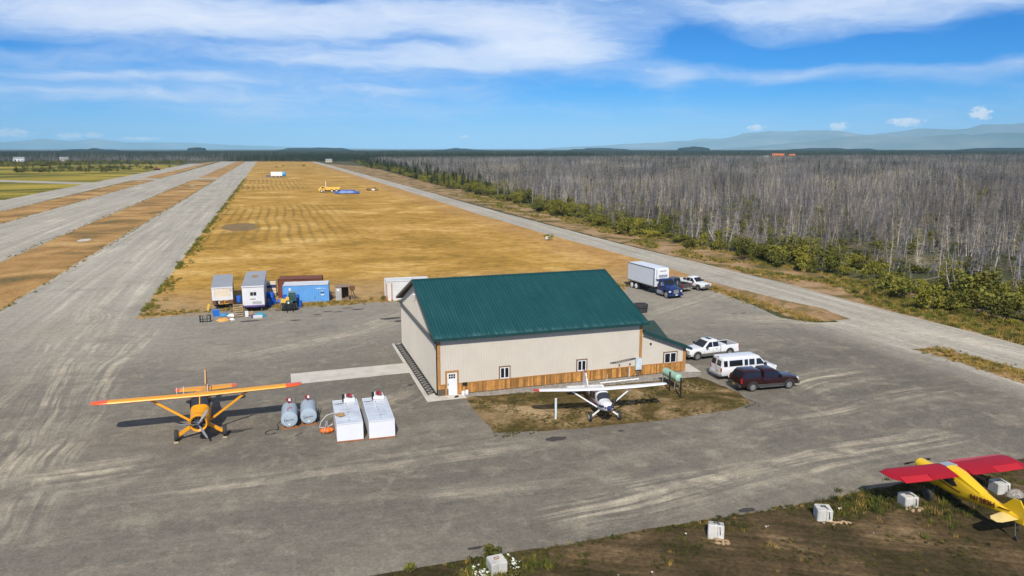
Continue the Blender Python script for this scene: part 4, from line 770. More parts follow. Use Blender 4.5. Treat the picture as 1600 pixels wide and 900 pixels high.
def pickup(loc, rz, label, paint, lower, L=5.9, wb=3.7, topper=False, liner=True, group=None, open_bed=True, lamps=True, tool=False, sunroof=False):
    """x forward; origin under the middle of the wheelbase"""
    t = empty('pickup_truck', loc, rz, label, 'pickup', group); w = .98
    xr, xf = -L/2 - .12, L/2 - .12; fa, ra = wb/2, -wb/2
    cx0, cx1 = -.85, 1.30                    # cab base
    zh, zbelt, zb = 1.12, 1.16, .46
    b = B(); b.loft([body_ring(xf, .50, .98, .86, .72), body_ring(xf - .10, .44, 1.06, .94, .78), body_ring(xf - .55, .42, 1.10, w, .82), body_ring(cx1 + .05, zb, 1.17, w, .86), body_ring(cx1 - .1, zb, 1.18, w, .93), body_ring(cx0 + .05, zb, 1.20, w, .94)])
    b.build('body', paint, t)
    bed = B(); bx0, bx1 = xr + .06, cx0 - .02
    if topper: bed.loft([body_ring(bx1, zb, 1.24, w, .95), body_ring(bx0, zb, 1.24, w, .95)])
    else:
        for sy in (-1, 1): bed.loft([[(x, sy*w, zb), (x, sy*w, 1.18), (x, sy*(w - .03), 1.24), (x, sy*(w - .13), 1.24), (x, sy*(w - .13), zb)] for x in (bx1, bx0)])
        bed.bx(bx0, bx1, -.86, .86, .62, .70); bed.bx(bx0, bx0 + .07, -w + .13, w - .13, .55, 1.23); bed.bx(bx1 - .05, bx1, -w + .13, w - .13, .55, 1.22)
    bd = bed.build('cargo_bed', paint, t)
    if not topper:
        f = B(); f.bx(bx0 + .08, bx1 - .06, -.84, .84, .705, .72)
        for sy in (-1, 1): f.bx(bx0 + .08, bx1 - .06, min(sy*.855, sy*.84), max(sy*.855, sy*.84), .72, 1.20)
        f.build('bed_liner', M_BEDL if liner else mat('bare_bed', (.16, .15, .14), .7), bd)
        if tool: f = B(); f.bx(bx1 - .75, bx1 - .1, -.80, .80, .9, 1.30); f.build('tool_box', M_VW, bd)
    st = (cx0, cx1, cx0 + .18, cx1 - .78, 1.17, 1.86, .92, .74); cab = greenhouse(t, st, paint)
    side_glass(cab, st, [(cx0 + .22, cx0 + .92, cx0 + .30, cx0 + .92), (cx0 + 1.0, cx1 - .28, cx0 + 1.0, cx1 - .82)], 1.22, 1.70); end_glass(cab, st, True); end_glass(cab, st, False, name='rear_window', wf=.8)
    if sunroof: f = B(); f.bx(-.15, .25, -.38, .38, 1.905, 1.915); f.build('sunroof', M_VG, cab)
    if topper:
        ts = (bx0 + .02, bx1, bx0 + .32, bx1, 1.22, 1.84, .93, .76); tp = greenhouse(t, ts, paint, 'topper'); side_glass(tp, ts, [(bx0 + .35, bx1 - .12, bx0 + .45, bx1 - .12)], 1.30, 1.68); end_glass(tp, ts, False, name='rear_window', wf=.88)
    # lower cladding, bumpers, lamps
    for sy in (-1, 1):
        b = B(); b.bx(ra + .55, fa - .55, min(sy*(w + .015), sy*(w - .05)), max(sy*(w + .015), sy*(w - .05)), zb - .02, zb + .17); b.build('rocker_panel', lower, t)
        b = B(); b.bx(ra + .6, fa - .6, min(sy*(w + .12), sy*(w - .06)), max(sy*(w + .12), sy*(w - .06)), zb - .10, zb - .04); b.build('side_step', M_STEEL, t)
        for x in (fa, ra): arch(t, x, sy, w, .47, lower)
        b = B(); b.box((cx1 - .35, sy*(w + .14), 1.28), (.14, .22, .2)); b.build('door_mirror', M_DARKP if paint is not M_VW else M_DARKP, t)
        for x in (cx0 + .55, cx0 + 1.55): b = B(); b.box((x, sy*(w + .012), 1.05), (.2, .03, .04)); b.build('door_handle', M_DARKP, t)
        for x in (cx0 + .02, cx0 + .97, cx1 - .12): b = B(); b.box((x, sy*(w + .001), .85), (.012, .006, .6)); b.build('door_seam', M_BLACK, t)
        lamp(t, xf - .10, sy*.74, .92, .22, .34, .20, M_HEAD, 'headlight'); lamp(t, xr + .07, sy*(w - .06), 1.02, .10, .16, .42, M_TAIL, 'tail_light')
    b = B(); b.bx(xf - .05, xf + .06, -.55, .55, .72, 1.0); b.build('grille', M_DARKP if paint is not M_VW else M_CHROME, t)
    b = B(); b.bx(xf - .12, xf + .12, -.95, .95, .42, .66); b.build('front_bumper', lower, t); b = B(); b.bx(xr - .14, xr + .08, -.93, .93, .46, .68); b.build('rear_bumper', lower if topper else M_CHROME, t)
    b = B(); b.bx(xr - .0, xr + .065, -.82, .82, .70, 1.22); b.build('tailgate', paint, t); b = B(); b.bx(xr - .16, xr - .14, -.16, .16, .52, .64); b.build('licence_plate', M_PLATE, t)
    b = B(); b.bx(ra - .5, fa + .3, -.75, .75, .28, .5); b.build('chassis', M_BLACK, t)
    vwheels(t, (fa, ra), w); return t
pickup((42.1, 64.65, .022), R(184.5), 'white four-door pickup with tan lower trim nosed up to the lean-to office', M_VW, M_CLAD, L=6.1, wb=3.98, tool=True, sunroof=True)
pickup((41.35, 54.2, .022), R(-4.5), 'dark maroon pickup with matching bed topper parked beside the white van', M_MAROON, mat('dark_cladding', (.055, .05, .047), .5, dirt=.2), L=5.75, wb=3.6, topper=True)
pickup((61.0, 98.6, .022), R(-73), 'white pickup facing the camera, last in line beyond the box truck', M_VW, M_CLAD, L=5.7, wb=3.6, liner=True)
pickup((57.7, 98.9, .022), R(106), 'slate grey pickup backed in between the box truck and a white pickup', M_SLATE, M_CHROME, L=5.6, wb=3.55)
def van():
    t = empty('passenger_van', (41.55, 57.75, .022), R(-1.5), 'long white passenger van parked beside the lean-to office', 'van'); w = 1.0; xr, xf = -2.95, 3.0
    b = B(); b.loft([body_ring(xf, .52, .92, .80, .66), body_ring(xf - .1, .46, 1.02, .93, .74), body_ring(xf - .5, .44, 1.12, w, .8), body_ring(2.0, .44, 1.24, w, .86), body_ring(1.7, .44, 1.28, w, .95), body_ring(xr + .1, .44, 1.28, w, .95), body_ring(xr, .50, 1.26, .97, .92)]); b.build('body', M_VW, t)
    st = (xr + .01, 1.95, xr + .12, 1.18, 1.26, 2.08, .985, .84); cab = greenhouse(t, st, M_VW, 'cabin', .05)
    side_glass(cab, st, [(-2.72, -2.32, -2.72, -2.32), (-2.14, -.75, -2.14, -.75), (-.55, -.18, -.55, -.18), (-.05, .52, -.05, .52), (.72, 1.58, .72, 1.15)], 1.32, 1.86)
    for sy in (-1, 1):
        b = B(); X = lambda z: st[0] + (st[2] - st[0])*(z - 1.26)/.76 - .016; b.add([(X(1.34), sy*.10, 1.34), (X(1.34), sy*.80, 1.34), (X(1.86), sy*.74, 1.86), (X(1.86), sy*.10, 1.86)], [(0, 1, 2, 3)]); b.build('rear_window', M_VG, cab)
        for x in (2.0, -1.75): arch(t, x, sy, w, .43, M_VW)
        lamp(t, xr + .02, sy*.90, 1.02, .07, .15, .36, M_TAIL, 'tail_light'); lamp(t, xf - .08, sy*.70, .90, .2, .3, .2, M_HEAD, 'headlight')
        b = B(); b.box((1.55, sy*1.16, 1.36), (.14, .24, .24)); b.build('door_mirror', M_DARKP, t)
        for x in (.60, 1.70, -.62): b = B(); b.box((x, sy*1.003, .95), (.012, .006, .8)); b.build('door_seam', M_BLACK, t)
    b = B(); b.box((xr - .012, 0, 1.0), (.006, .014, .9)); b.build('door_seam', M_BLACK, t)
    end_glass(cab, st, True)
    b = B(); b.bx(xr - .16, xr + .08, -.96, .96, .44, .62); b.build('rear_bumper', M_CHROME, t); b = B(); b.bx(xf - .1, xf + .12, -.93, .93, .42, .62); b.build('front_bumper', M_CHROME, t); b = B(); b.bx(xf - .02, xf + .05, -.5, .5, .68, .95); b.build('grille', M_DARKP, t)
    b = B(); b.bx(xr - .02, xr + .01, -.45, -.12, .74, .90); b.build('licence_plate', M_PLATE, t); b = B(); b.box((xr + .16, 0, 2.08), (.06, .34, .04)); b.build('stop_lamp', M_TAIL, t)
    b = B(); b.bx(-2.3, 2.4, -.75, .75, .26, .5); b.build('chassis', M_BLACK, t); vwheels(t, (2.0, -1.75), w, .37, .24)
van()
def box_truck():
    t = empty('box_truck', (53.75, 98.1, .022), R(-84.5), 'white refrigerated box truck with long-nosed blue cab', 'truck')
    M_BOXW = mat('box_white', (.66, .70, .76), .45, var=.04, dirt=.04, scale=.6); zf, zt, w = 1.18, 3.85, 1.25; x0, x1 = -5.0, 2.2
    b = B(); b.bx(x0, x1, -w, w, zf, zt); box = b.build('cargo_box', M_BOXW, t)
    n = 7
    for sy in (-1, 1):
        for i in range(1, n): x = x0 + (x1 - x0)*i/n; c = B(); c.box((x, sy*(w + .003), (zf + zt)/2), (.015, .01, zt - zf - .3)); c.build('panel_seam', mat('seam_grey', (.45, .48, .52), .6), box)
        c = B(); c.beam((x0, sy*(w + .01), zt - .05), (x1, sy*(w + .01), zt - .05), .05, .10); c.build('top_rail', M_STEEL, box); c = B(); c.beam((x0, sy*(w + .01), zf + .06), (x1, sy*(w + .01), zf + .06), .05, .14); c.build('bottom_rail', M_GALV, box)
        for x in (x0 + .05, x1 - .05): c = B(); c.bx(x - .07, x + .07, min(sy*(w - .05), sy*(w + .03)), max(sy*(w - .05), sy*(w + .03)), zf, zt); c.build('corner_post', M_STEEL if x > 0 else M_GALV, box)
    # refrigeration unit on the nose of the box
    c = B(); c.bx(x1, x1 + .42, -1.0, 1.0, 2.35, 3.75); ru = c.build('reefer_unit', M_WHITE, t); c = B(); c.bx(x1 + .42, x1 + .435, -.75, .75, 2.55, 2.95); c.build('grille', mat('grille_grey', (.28, .32, .38), .5), ru); c = B(); c.bx(x1 + .425, x1 + .44, -.55, .55, 3.45, 3.53); c.build('slot', M_BLACK, ru)
    # cab: sleeperless conventional with sloping hood
    st = (x1 + .62, x1 + 2.05, x1 + .70, x1 + 1.62, 1.72, 2.52, 1.05, .92); c = B(); c.loft([body_ring(x1 + .60, .75, 1.74, 1.10, 1.02), body_ring(x1 + 2.1, .75, 1.74, 1.10, 1.0)]); c.build('cab_body', M_BLUE, t)
    cab = greenhouse(t, st, M_BLUE, 'cab_roof'); end_glass(cab, st, True, wf=.84); side_glass(cab, st, [(x1 + .95, x1 + 1.85, x1 + .95, x1 + 1.52)], 1.80, 2.30)
    c = B(); c.loft([body_ring(x1 + 2.1, .85, 1.72, .98, .86), body_ring(x1 + 2.9, .80, 1.58, .92, .66), body_ring(x1 + 3.55, .70, 1.42, .90, .52), body_ring(x1 + 3.72, .70, 1.30, .78, .44)]); c.build('hood', M_BLUE, t)
    for sy in (-1, 1):
        c = B(); c.loft([[(x1 + 2.95 + .62*math.cos(a), y, .52 + .62*math.sin(a)) for a in np.linspace(-.1, math.pi + .1, 12)] for y in (sy*.72, sy*1.2)], caps=False, closed=False); c.build('fender', M_BLUE, t)
        lamp(t, x1 + 3.55, sy*.92, 1.02, .2, .3, .22, M_HEAD, 'headlight'); c = B(); c.box((x1 + 2.05, sy*1.36, 1.95), (.12, .2, .5)); c.build('door_mirror', M_CHROME, t)
        c = B(); c.cyl((x1 + .7, sy*.95, .62), (x1 + 1.9, sy*.95, .62), .30, n=14); c.build('fuel_tank', M_CHROME, t)
    c = B(); c.bx(x1 + 3.66, x1 + 3.78, -.42, .42, .72, 1.28); c.build('grille', M_CHROME, t); c = B(); c.bx(x1 + 3.62, x1 + 3.88, -1.15, 1.15, .42, .68); c.build('front_bumper', M_BLUE, t); c = B(); c.bx(x1 + 3.88, x1 + 3.89, -.18, .18, .48, .62); c.build('licence_plate', M_WHITE, t)
    c = B(); c.bx(x0, x1 + 3.3, -.45, .45, .62, .98); c.bx(x0, x1, -1.1, 1.1, .98, 1.16); c.build('chassis', M_BLACK, t)
    for x in (x1 + 2.95,): 
        for sy in (-1, 1): wheel(t, (x, sy*1.02, .50), .50, .28, M_CHROME, 'y', .6)
    for x in (x0 + 1.2, x0 + 2.4):
        for sy in (-1, 1): wheel(t, (x, sy*.95, .50), .50, .5, M_WHITE, 'y', .6)
    c = B(); c.bx(x0 - .12, x0 + .02, -1.2, 1.2, .6, .75); c.build('rear_bumper', M_STEEL, t)
box_truck()
for i, lab in enumerate(('large black tyre lying flat, under another tyre behind the hangar corner', 'large black tyre lying flat on top of another behind the hangar corner')):
    b = B(); z = .022 + i*.56; prof = [(.45, .05), (.52, 0), (.86, .02), (.93, .10), (.93, .44), (.86, .52), (.52, .54), (.45, .49)]
    rings = [[(r_*math.cos(a), r_*math.sin(a), zz) for r_, zz in prof] for a in np.linspace(0, 2*math.pi, 25)]; b.loft(rings, caps=False)
    for a in np.linspace(0, 2*math.pi, 26, endpoint=False): b.box((.94*math.cos(a), .94*math.sin(a), .27), (.05, .10, .40), a)
    tag(b.build('tyre', MATS['tyre_rubber'], None, (45.35 + i*.06, 85.9, z), i*.3), lab, 'tyre', 'stacked tyres')
# ================================================================== tanks by the apron
M_TANKW = mat('tank_white', (.76, .77, .80), .4, var=.05, scale=.8, dirt=.05); M_TANKTOP = mat('tank_top_coating', (.58, .61, .66), .22, var=.22, scale=.9); M_TANKG = mat('tank_blue_grey', (.38, .45, .52), .42, var=.1, dirt=.08)
M_PUMP = mat('pump_red', (.33, .012, .02), .4); M_ORANGE = mat('orange_rubber', (.80, .16, .012), .5); M_SKID = mat('rusty_skid', (.30, .11, .035), .8, var=.3); M_WOODP = mat('weathered_wood', (.30, .23, .16), .85, var=.3); M_CARD = mat('cardboard', (.42, .27, .13), .9)
def rect_tank(x, y, L, label, card):
    t = empty('fuel_tank', (x, y, .022), R(-1.5), label, 'fuel tank', 'white rectangular fuel tanks'); w, h = .95, 1.36
    b = B(); b.bx(-w, w, 0, L, .10, h); b.build('shell', M_TANKW, t)
    b = B(); N, Mm = 5, 18; V = []
    for j in range(Mm + 1):
        for i in range(N + 1): u = -w + .06 + (2*w - .12)*i/N; v = .06 + (L - .12)*j/Mm; V.append((u, v, h + .012 + .03*math.sin(j*2.1 + (x > 5)*1.3)*math.sin(math.pi*i/N)*math.sin(math.pi*j/Mm)**.5 + .02))
    b.add(V, [(j*(N+1)+i, j*(N+1)+i+1, (j+1)*(N+1)+i+1, (j+1)*(N+1)+i) for j in range(Mm) for i in range(N)], 0, True); b.build('top_plate', M_TANKTOP, t)
    b = B(); b.bx(-w, w, -.03, .03, h, h + .05); b.bx(-w, -w + .05, .03, L, h, h + .05); b.bx(w - .05, w, .03, L, h, h + .05); b.bx(-w + .05, w - .05, L - .05, L, h, h + .05); b.build('rim', M_TANKW, t)
    b = B(); b.bx(-w - .02, w + .02, -.03, L, .0, .10); b.bx(-w*.2, w*.2, -.07, -.03, .02, .08); b.build('skid', M_SKID, t)
    b = B(); b.bx(-.1, .75, L - .55, L - .15, h + .05, h + .28); b.cyl((.05, L - .35, h + .2), (.05, L - .35, h + .62), .05, n=8); b.cyl((.62, L - .4, h + .2), (.62, L - .4, h + .5), .05, n=8); m_ = b.build('manifold', M_WHITE, t)
    b = B(); b.box((.34, L - .35, h + .5), (.24, .2, .26), .3); b.cyl((.34, L - .5, h + .55), (.55, L - .62, h + .46), .08, n=8); b.build('pump', M_PUMP, m_); b = B(); b.cyl((-.12, L - .4, h + .05), (-.12, L - .4, h + .62), .10, n=10); b.build('filter', M_BLACK, m_)
    b = B(); b.tube([(-.12, L - .45, h + .1), (-.2, L - .9, h + .06), (-.6, L - 1.0, h + .08), (-w - .05, L - .8, h + .02), (-w - .35, L - 1.0, .5), (-w - .5, L - 1.5, .05)], .03); b.build('hose', M_STEEL, t)
    for i in range(7): b = B(); b.cyl((.0 + .05*(i % 2), .6 + i*.62, h + .03), (.0 + .05*(i % 2), .6 + i*.62, h + .075), .035, n=8); b.build('fitting', M_STEEL, t)
    return t
tk = rect_tank(4.58, 52.72, 5.4, 'white rectangular fuel tank with a torn cardboard sheet on top', True); rect_tank(6.88, 52.58, 5.4, 'white rectangular fuel tank with bare rippled top, nearer the hangar', False)
b = B(); b.box((0, 0, 0), (.55, .75, .05), .3, 0, .1); b.box((.12, .1, .04), (.3, .4, .03), .9, 0, -.15); tag(b.build('cardboard_sheet', M_CARD, None, (4.05, 54.6, 1.48), .2), 'torn brown cardboard lying on the white tank top', 'cardboard')
def round_tank(x, y, label, red):
    t = empty('fuel_tank', (x, y, .022), R(-2), label, 'fuel tank', 'blue-grey cylindrical fuel tanks'); r_, L, zc = .61, 2.35, .74
    b = B(); rings = []
    for yy, k_ in ((-.05, .55), (-.02, .85), (.0, 1.0), (L, 1.0), (L + .03, .85), (L + .06, .55)): rings.append([(r_*k_*math.cos(a), yy, zc + r_*k_*math.sin(a)) for a in np.linspace(0, 2*math.pi, 28, endpoint=False)])
    b.loft(rings); b.build('shell', M_TANKG, t)
    b = B(); b.bx(-.62, .62, -.06, .06, .0, .10); b.bx(-.62, .62, L - .3, L - .18, 0, .10); b.bx(-.5, -.4, -.05, L, .10, .17); b.bx(.4, .5, -.05, L, .10, .17); b.build('skid', M_SKID, t)
    b = B(); b.cyl((0, L - .35, zc + r_ - .03), (0, L - .35, zc + r_ + .22), .07, n=10); b.box((0, L - .35, zc + r_ + .3), (.34, .28, .24), .2); p = b.build('pump', M_PUMP, t)
    b = B(); b.box((.05, L - .5, zc + r_ + .33), (.16, .06, .2)); b.build('meter', M_WHITE, p)
    b = B(); b.tube([(.2, L - .35, zc + r_ + .25), (.55, L - .3, zc + r_ + .25), (.68, L - .4, .9), (.72, L - .9, .3), (.8, L - 1.6, .04)] if not red else [(.2, L - .3, zc + r_ + .25), (.5, L - .2, zc + r_ + .45), (.52, L - .2, zc + .3)], .035); b.build('hose', M_STEEL, t)
    # brush script on the end plate
    sc_ = [(-.27, .10), (-.36, .02), (-.33, -.12), (-.22, -.13), (-.15, -.02), (-.22, .02), (-.10, -.10), (-.03, .02), (.03, -.08), (.10, .03), (.13, -.07), (.20, .04), (.24, -.06), (.33, .03)]
    b = B(); b.tube([(u, -.055 - .0*u, zc - .02 + v) for u, v in sc_], .022, 5); b.build('script_lettering', mat('black_ink', (.02, .022, .03), .5), t)
    b = B(); b.bx(-.07, .07, -.068, -.05, zc - .46, zc - .33); b.build('label_plate', M_WHITE, t)
    if red:
        b = B()
        for u, v0, v1 in ((-.06, .35, .95), (.05, .75, 1.1), (.16, .7, 1.15), (-.10, .3, .55)): a = math.pi/2 - u/r_; b.beam((u*1.1, v0, zc + r_*math.sin(a) + .012), (u*.9, v1, zc + r_*math.sin(a) + .012), .05, .015)
        b.build('red_stain', M_PUMP, t)
round_tank(.42, 56.75, 'blue-grey cylindrical fuel tank with red streaks on top, beside the orange plane', True); round_tank(1.86, 57.05, 'blue-grey cylindrical fuel tank without streaks, between the streaked tank and white tanks', False)
b = B(); pts = [(-.9 + .55*math.cos(a)*(.8 + .2*math.sin(2*a)), 56.4 + .45*math.sin(a), .05) for a in np.linspace(.5, 5.6, 16)]; b.tube([(.0, 57.6, .6)] + [(-.45, 57.2, .3)] + pts, .028); tag(b.build('fuel_hose', M_BLACK), 'black fuel hose looped on the gravel beside the streaked tank', 'hose')
t = empty('orange_floats', (3.05, 55.0, .022), 0, 'heap of orange floats and hose between the round and white tanks', 'floats')
for i, (a, c_, r_) in enumerate([(-.28, 0, .22), (.05, -.12, .24), (.3, .02, .21), (.12, .25, .22), (-.1, .2, .2)]): b = B(); b.ball((a, c_, r_*.85), (r_, r_, r_*.85), 12, 8); b.build('float', M_ORANGE, t)
b = B(); b.beam((-.25, -.4, .1), (.02, .1, .75), .05); b.beam((.15, -.2, .45), (.0, .15, .8), .05); b.box((.0, .1, .78), (.16, .14, .2), .4); b.build('steel_stand', M_GALV, t)
b = B(); b.tube([(3.7, 56.6, .95), (3.2, 56.8, .75), (2.75, 56.6, .35), (2.6, 56.2, .06), (3.1, 55.9, .06), (3.6, 56.0, .3)], .03); tag(b.build('fuel_hose', mat('pale_hose', (.55, .55, .55), .5)), 'pale hose drooping from the side of the white tank', 'hose')
b = B(); b.cyl((1.3, 55.6, .05), (.75, 54.9, .05), .02, n=6); tag(b.build('steel_rod', M_STEEL), 'thin steel rod lying on gravel before the round tanks', 'rod')
# propane tank and bollards on the turf
M_MINT = mat('mint_green_paint', (.30, .47, .36), .45, var=.06)
t = empty('propane_tank', (33.5, 55.75, .026), R(3), 'mint green horizontal tank on legs by the cedar wall', 'gas tank'); b = B(); rings = []
for yy, k_ in ((-.16, .3), (-.10, .72), (0, 1), (2.2, 1), (2.3, .72), (2.35, .3)): rings.append([(.37*k_*math.cos(a), yy, 1.1 + .37*k_*math.sin(a)) for a in np.linspace(0, 2*math.pi, 24, endpoint=False)])
b.loft(rings); b.build('shell', M_MINT, t)
for y in (.25, 2.2):
    for sx in (-1, 1): b = B(); b.beam((sx*.22, y, .82), (sx*.34, y - .05, 0), .06); b.build('leg', M_GALV, t)
for x, y, h, lab in ((32.6, 55.8, 1.75, 'black steel post beside the mint tank, the one nearer the hangar'), (32.62, 53.95, 1.75, 'black steel post beside the mint tank, the one nearer the apron')):
    t = empty('bollard', (x, y, .026), 0, lab, 'post', 'black posts guarding the tank'); b = B(); b.cyl((0, 0, 0), (0, 0, h), .075, n=12); b.build('post', M_BLACK, t); b = B(); b.ball((0, 0, h), (.075, .075, .04), 12, 6); b.build('cap', M_BLACK, t)
t = empty('pipe_marker', (20.55, 52.45, .026), 0, 'pale upright pipe standing in the turf beside the white plane', 'pipe'); b = B(); b.cyl((0, 0, 0), (0, 0, 1.62), .09, n=14); b.build('pipe', mat('pale_pvc', (.66, .76, .76), .4), t); b = B(); b.cyl((0, 0, 1.62), (0, 0, 1.68), .10, n=14); b.build('cap', M_WHITE, t)
# ================================================================== concrete tie-down blocks
M_BLK = mat('block_concrete', (.55, .53, .49), .85, var=.2, scale=1.8, bump=.6, dirt=.42); M_RUB = mat('rubble_tan', (.36, .25, .14), .95, var=.3)
def block(x, y, rz, label, tilt=0.0, rubble=(0, 0), strap=True):
    t = empty('tie_down_block', (x, y, .026), rz, label, 'concrete block', 'concrete tie-down blocks'); s, h = .43, .68
    b = B(); mx = Matrix.Rotation(tilt, 4, 'X'); c_ = .05
    prof = [(-s, -s + c_), (-s + c_, -s), (-.1, -s), (-.06, -s + .05), (.06, -s + .05), (.1, -s), (s - c_, -s), (s, -s + c_), (s, s - c_), (s - c_, s), (-s + c_, s), (-s, s - c_)]
    rings = [[mx @ Vector((u*k_, v*k_, z)) for u, v in prof] for z, k_ in ((-.1, 1), (h - .05, 1), (h, .94))]; b.loft(rings, smooth=False); bk = b.build('block', M_BLK, t)
    b = B(); b.tube([mx @ Vector((.14*math.cos(a), .05 + .10*math.sin(a), h + .03 + .02*math.sin(3*a))) for a in np.linspace(0, 5.6, 12)] , .02); b.build('lifting_ring', M_STEEL if strap else M_SKID, t)
    if strap: b = B(); b.tube([mx @ Vector(p) for p in ((-.1, .1, h + .03), (.05, .0, h + .06), (.16, -.2, h + .05), (.2, -s - .02, h - .1), (.24, -s - .08, .2))], .022); b.build('chain', M_BLACK, t)
    r_ = random.Random(int(x*10))
    for i in range(rubble[0]):
        b = B(); q = (r_.uniform(-.55, .6) + rubble[1], -s - r_.uniform(.02, .5), .06); b.ball(q, (r_.uniform(.07, .18), r_.uniform(.06, .14), r_.uniform(.04, .12)), 7, 5); b.build('rubble_stone', M_RUB, t)
block(9.87, 33.1, R(4), 'upright concrete tie-down block with a rusty ring among white daisies', strap=False)
block(22.4, 32.75, R(-32), 'tilted concrete tie-down block with a black chain and tan rubble', R(-14), (12, .1)); block(29.45, 32.6, R(-24), 'concrete tie-down block with scraps of timber at its foot', 0, (3, .2)); block(35.4, 32.35, R(-12), 'concrete tie-down block under the red wing tip', 0, (14, .1)); block(42.3, 32.05, R(-10), 'concrete tie-down block under the inner red wing beyond the yellow fuselage', 0, (0, 0))
for i in range(5):
    b = B(); b.box((0, 0, 0), (.75 - .1*i, .10, .05), 0, 0, .05*i); tag(b.build('timber_scrap', mat('raw_timber', (.56, .38, .22), .8, var=.25), None, (29.75 + .13*i, 31.9 - .1*i, .06 + .03*i), R(-40 + 37*i)), 'short timber scrap at the foot of a concrete block', 'timber', 'timber scraps by the block')
b = B(); b.ball((42.75, 31.35, .0), (.62, .45, .42), 16, 8); tag(b.build('gravel_heap', G_STONES), 'small grey gravel heap beside the block under the yellow plane', 'gravel heap')
# ================================================================== storage yard beyond the apron
M_TRW = mat('trailer_white', (.70, .69, .70), .5, var=.05, dirt=.05); M_TRROOF = mat('trailer_roof', (.33, .335, .35), .5, var=.12, scale=.5); M_TRBR = mat('trailer_brown', (.16, .075, .035), .7, var=.2); M_CREAM = mat('cream_panel', (.72, .60, .46), .7); M_PURP = mat('purple_band', (.12, .07, .24), .5)
def trailer(x0, x1, y0, y1, z0, z1, label, kind):
    t = empty('trailer', ((x0+x1)/2, y0, .022), R(2.0 if kind == 'a' else -1.5), label, 'trailer'); w = (x1 - x0)/2; L = y1 - y0
    b = B(); b.bx(-w, w, 0, L, z0, z1 - .08); b.build('body', M_TRW if kind == 'b' else M_TRBR, t)
    b = B(); b.bx(-w - .04, w + .04, -.05, L + .04, z1 - .08, z1); rf = b.build('roof', M_TRROOF, t)
    b = B(); b.bx(-w - .05, w + .05, -.10, -.05, z1 - .12, z1 + .03); b.build('roof_edge', M_TRW, rf)
    if kind == 'a':
        b = B(); b.bx(-w, -w + .34, -.06, 0, z0 + .55, z1 - .12); b.bx(w - .34, w, -.06, 0, z0 + .55, z1 - .12); b.bx(-w + .34, w - .34, -.05, 0, z0 + .55, z0 + 1.0); b.build('front_frame', M_TRW, t); b = B(); b.bx(-w + .36, w - .36, -.04, 0, z0 + 1.0, z1 - .15); b.build('cream_panel', M_CREAM, t)
        b = B(); b.bx(-.9, -.55, -.07, 0, z0 + .12, z0 + .5); b.build('opening', M_BLACK, t)
        for x in (-.45, .2): b = B(); b.bx(x, x + .08, -.09, 0, z0 + .02, z0 + .52); b.bx(x + .08, x + .5, -.09, -.01, z0 + .46, z0 + .52); b.bx(x + .08, x + .5, -.09, -.01, z0 + .02, z0 + .08); b.build('yellow_frame', mat('yellow_trim', (.75, .42, .06), .6), t)
        b = B(); b.bx(-w*.6, -w*.3, -.06, 0, z0 + .15, z0 + .4); b.build('white_tag', M_WHITE, t); b = B(); b.cyl((w - .2, -.1, z0 + 1.7), (w - .2, -.1, z1 - .2), .03, n=6); b.build('conduit', M_BLACK, t)
    else:
        for x in (-.36, .04): b = B(); b.bx(x, x + .34, -.03, .0, z0 + 1.50, z0 + 1.95); b.build('window', M_GLASS, t)
        b = B(); b.bx(-w - .01, w + .01, -.03, 0, z0, z0 + .22); b.build('purple_band', M_PURP, t); b = B(); b.bx(-.15, 1.0, -.035, 0, z0 + .38, z0 + .72); b.build('grey_panel', mat('panel_grey', (.40, .40, .38), .5, var=.3, scale=5), t)
        for i in range(6): b = B(); b.bx(-.36 + .11*i, -.28 + .11*i, -.02, -.001, z0 + .98, z0 + 1.08); b.build('lettering', M_BLACK, t)
        b = B(); b.add([(x_, y_, z1 + .006) for x_, y_ in ((-.5, 9.2), (.45, 9.0), (.35, 6.8), (-.05, 6.2), (-.45, 7.6))], [(0, 1, 2, 3, 4)]); b.build('roof_stain', mat('tan_stain', (.32, .22, .13), .8), rf)
    b = B(); b.bx(-w + .2, w - .2, .3, L, .45, z0); b.build('chassis', M_BLACK, t)
    for y in (L*.55, L*.55 + 1.0):
        for sx in (-1, 1): wheel(t, (sx*(w - .25), y, .45), .45, .3, M_STEEL)
    for sx in (-1, 1): b = B(); b.bx(sx*w*.7 - .06, sx*w*.7 + .06, .3, .42, 0, z0); b.build('landing_leg', M_STEEL, t)
    return t
trailer(-8.08, -5.5, 104.2, 115.0, .72, 3.0, 'brown and white site trailer with a boarded cream front', 'a'); trailer(-4.2, -1.5, 101.2, 113.6, .72, 3.48, 'white site trailer with two small windows and purple lower band', 'b')
t = empty('wooden_stairs', (-4.68, 98.6, .022), R(3), 'weathered wooden stairs between the two site trailers', 'stairs')
for i in range(6): b = B(); b.bx(-.58, .58, i*.42, i*.42 + .34, .14 + i*.2, .19 + i*.2); b.build('tread', mat('stair_wood', (.42, .30, .18), .85, var=.25), t)
for sx in (-1, 1): b = B(); b.beam((sx*.55, 0, .02), (sx*.55, 2.5, 1.2), .05, .22); b.build('stringer', M_WOODP, t)
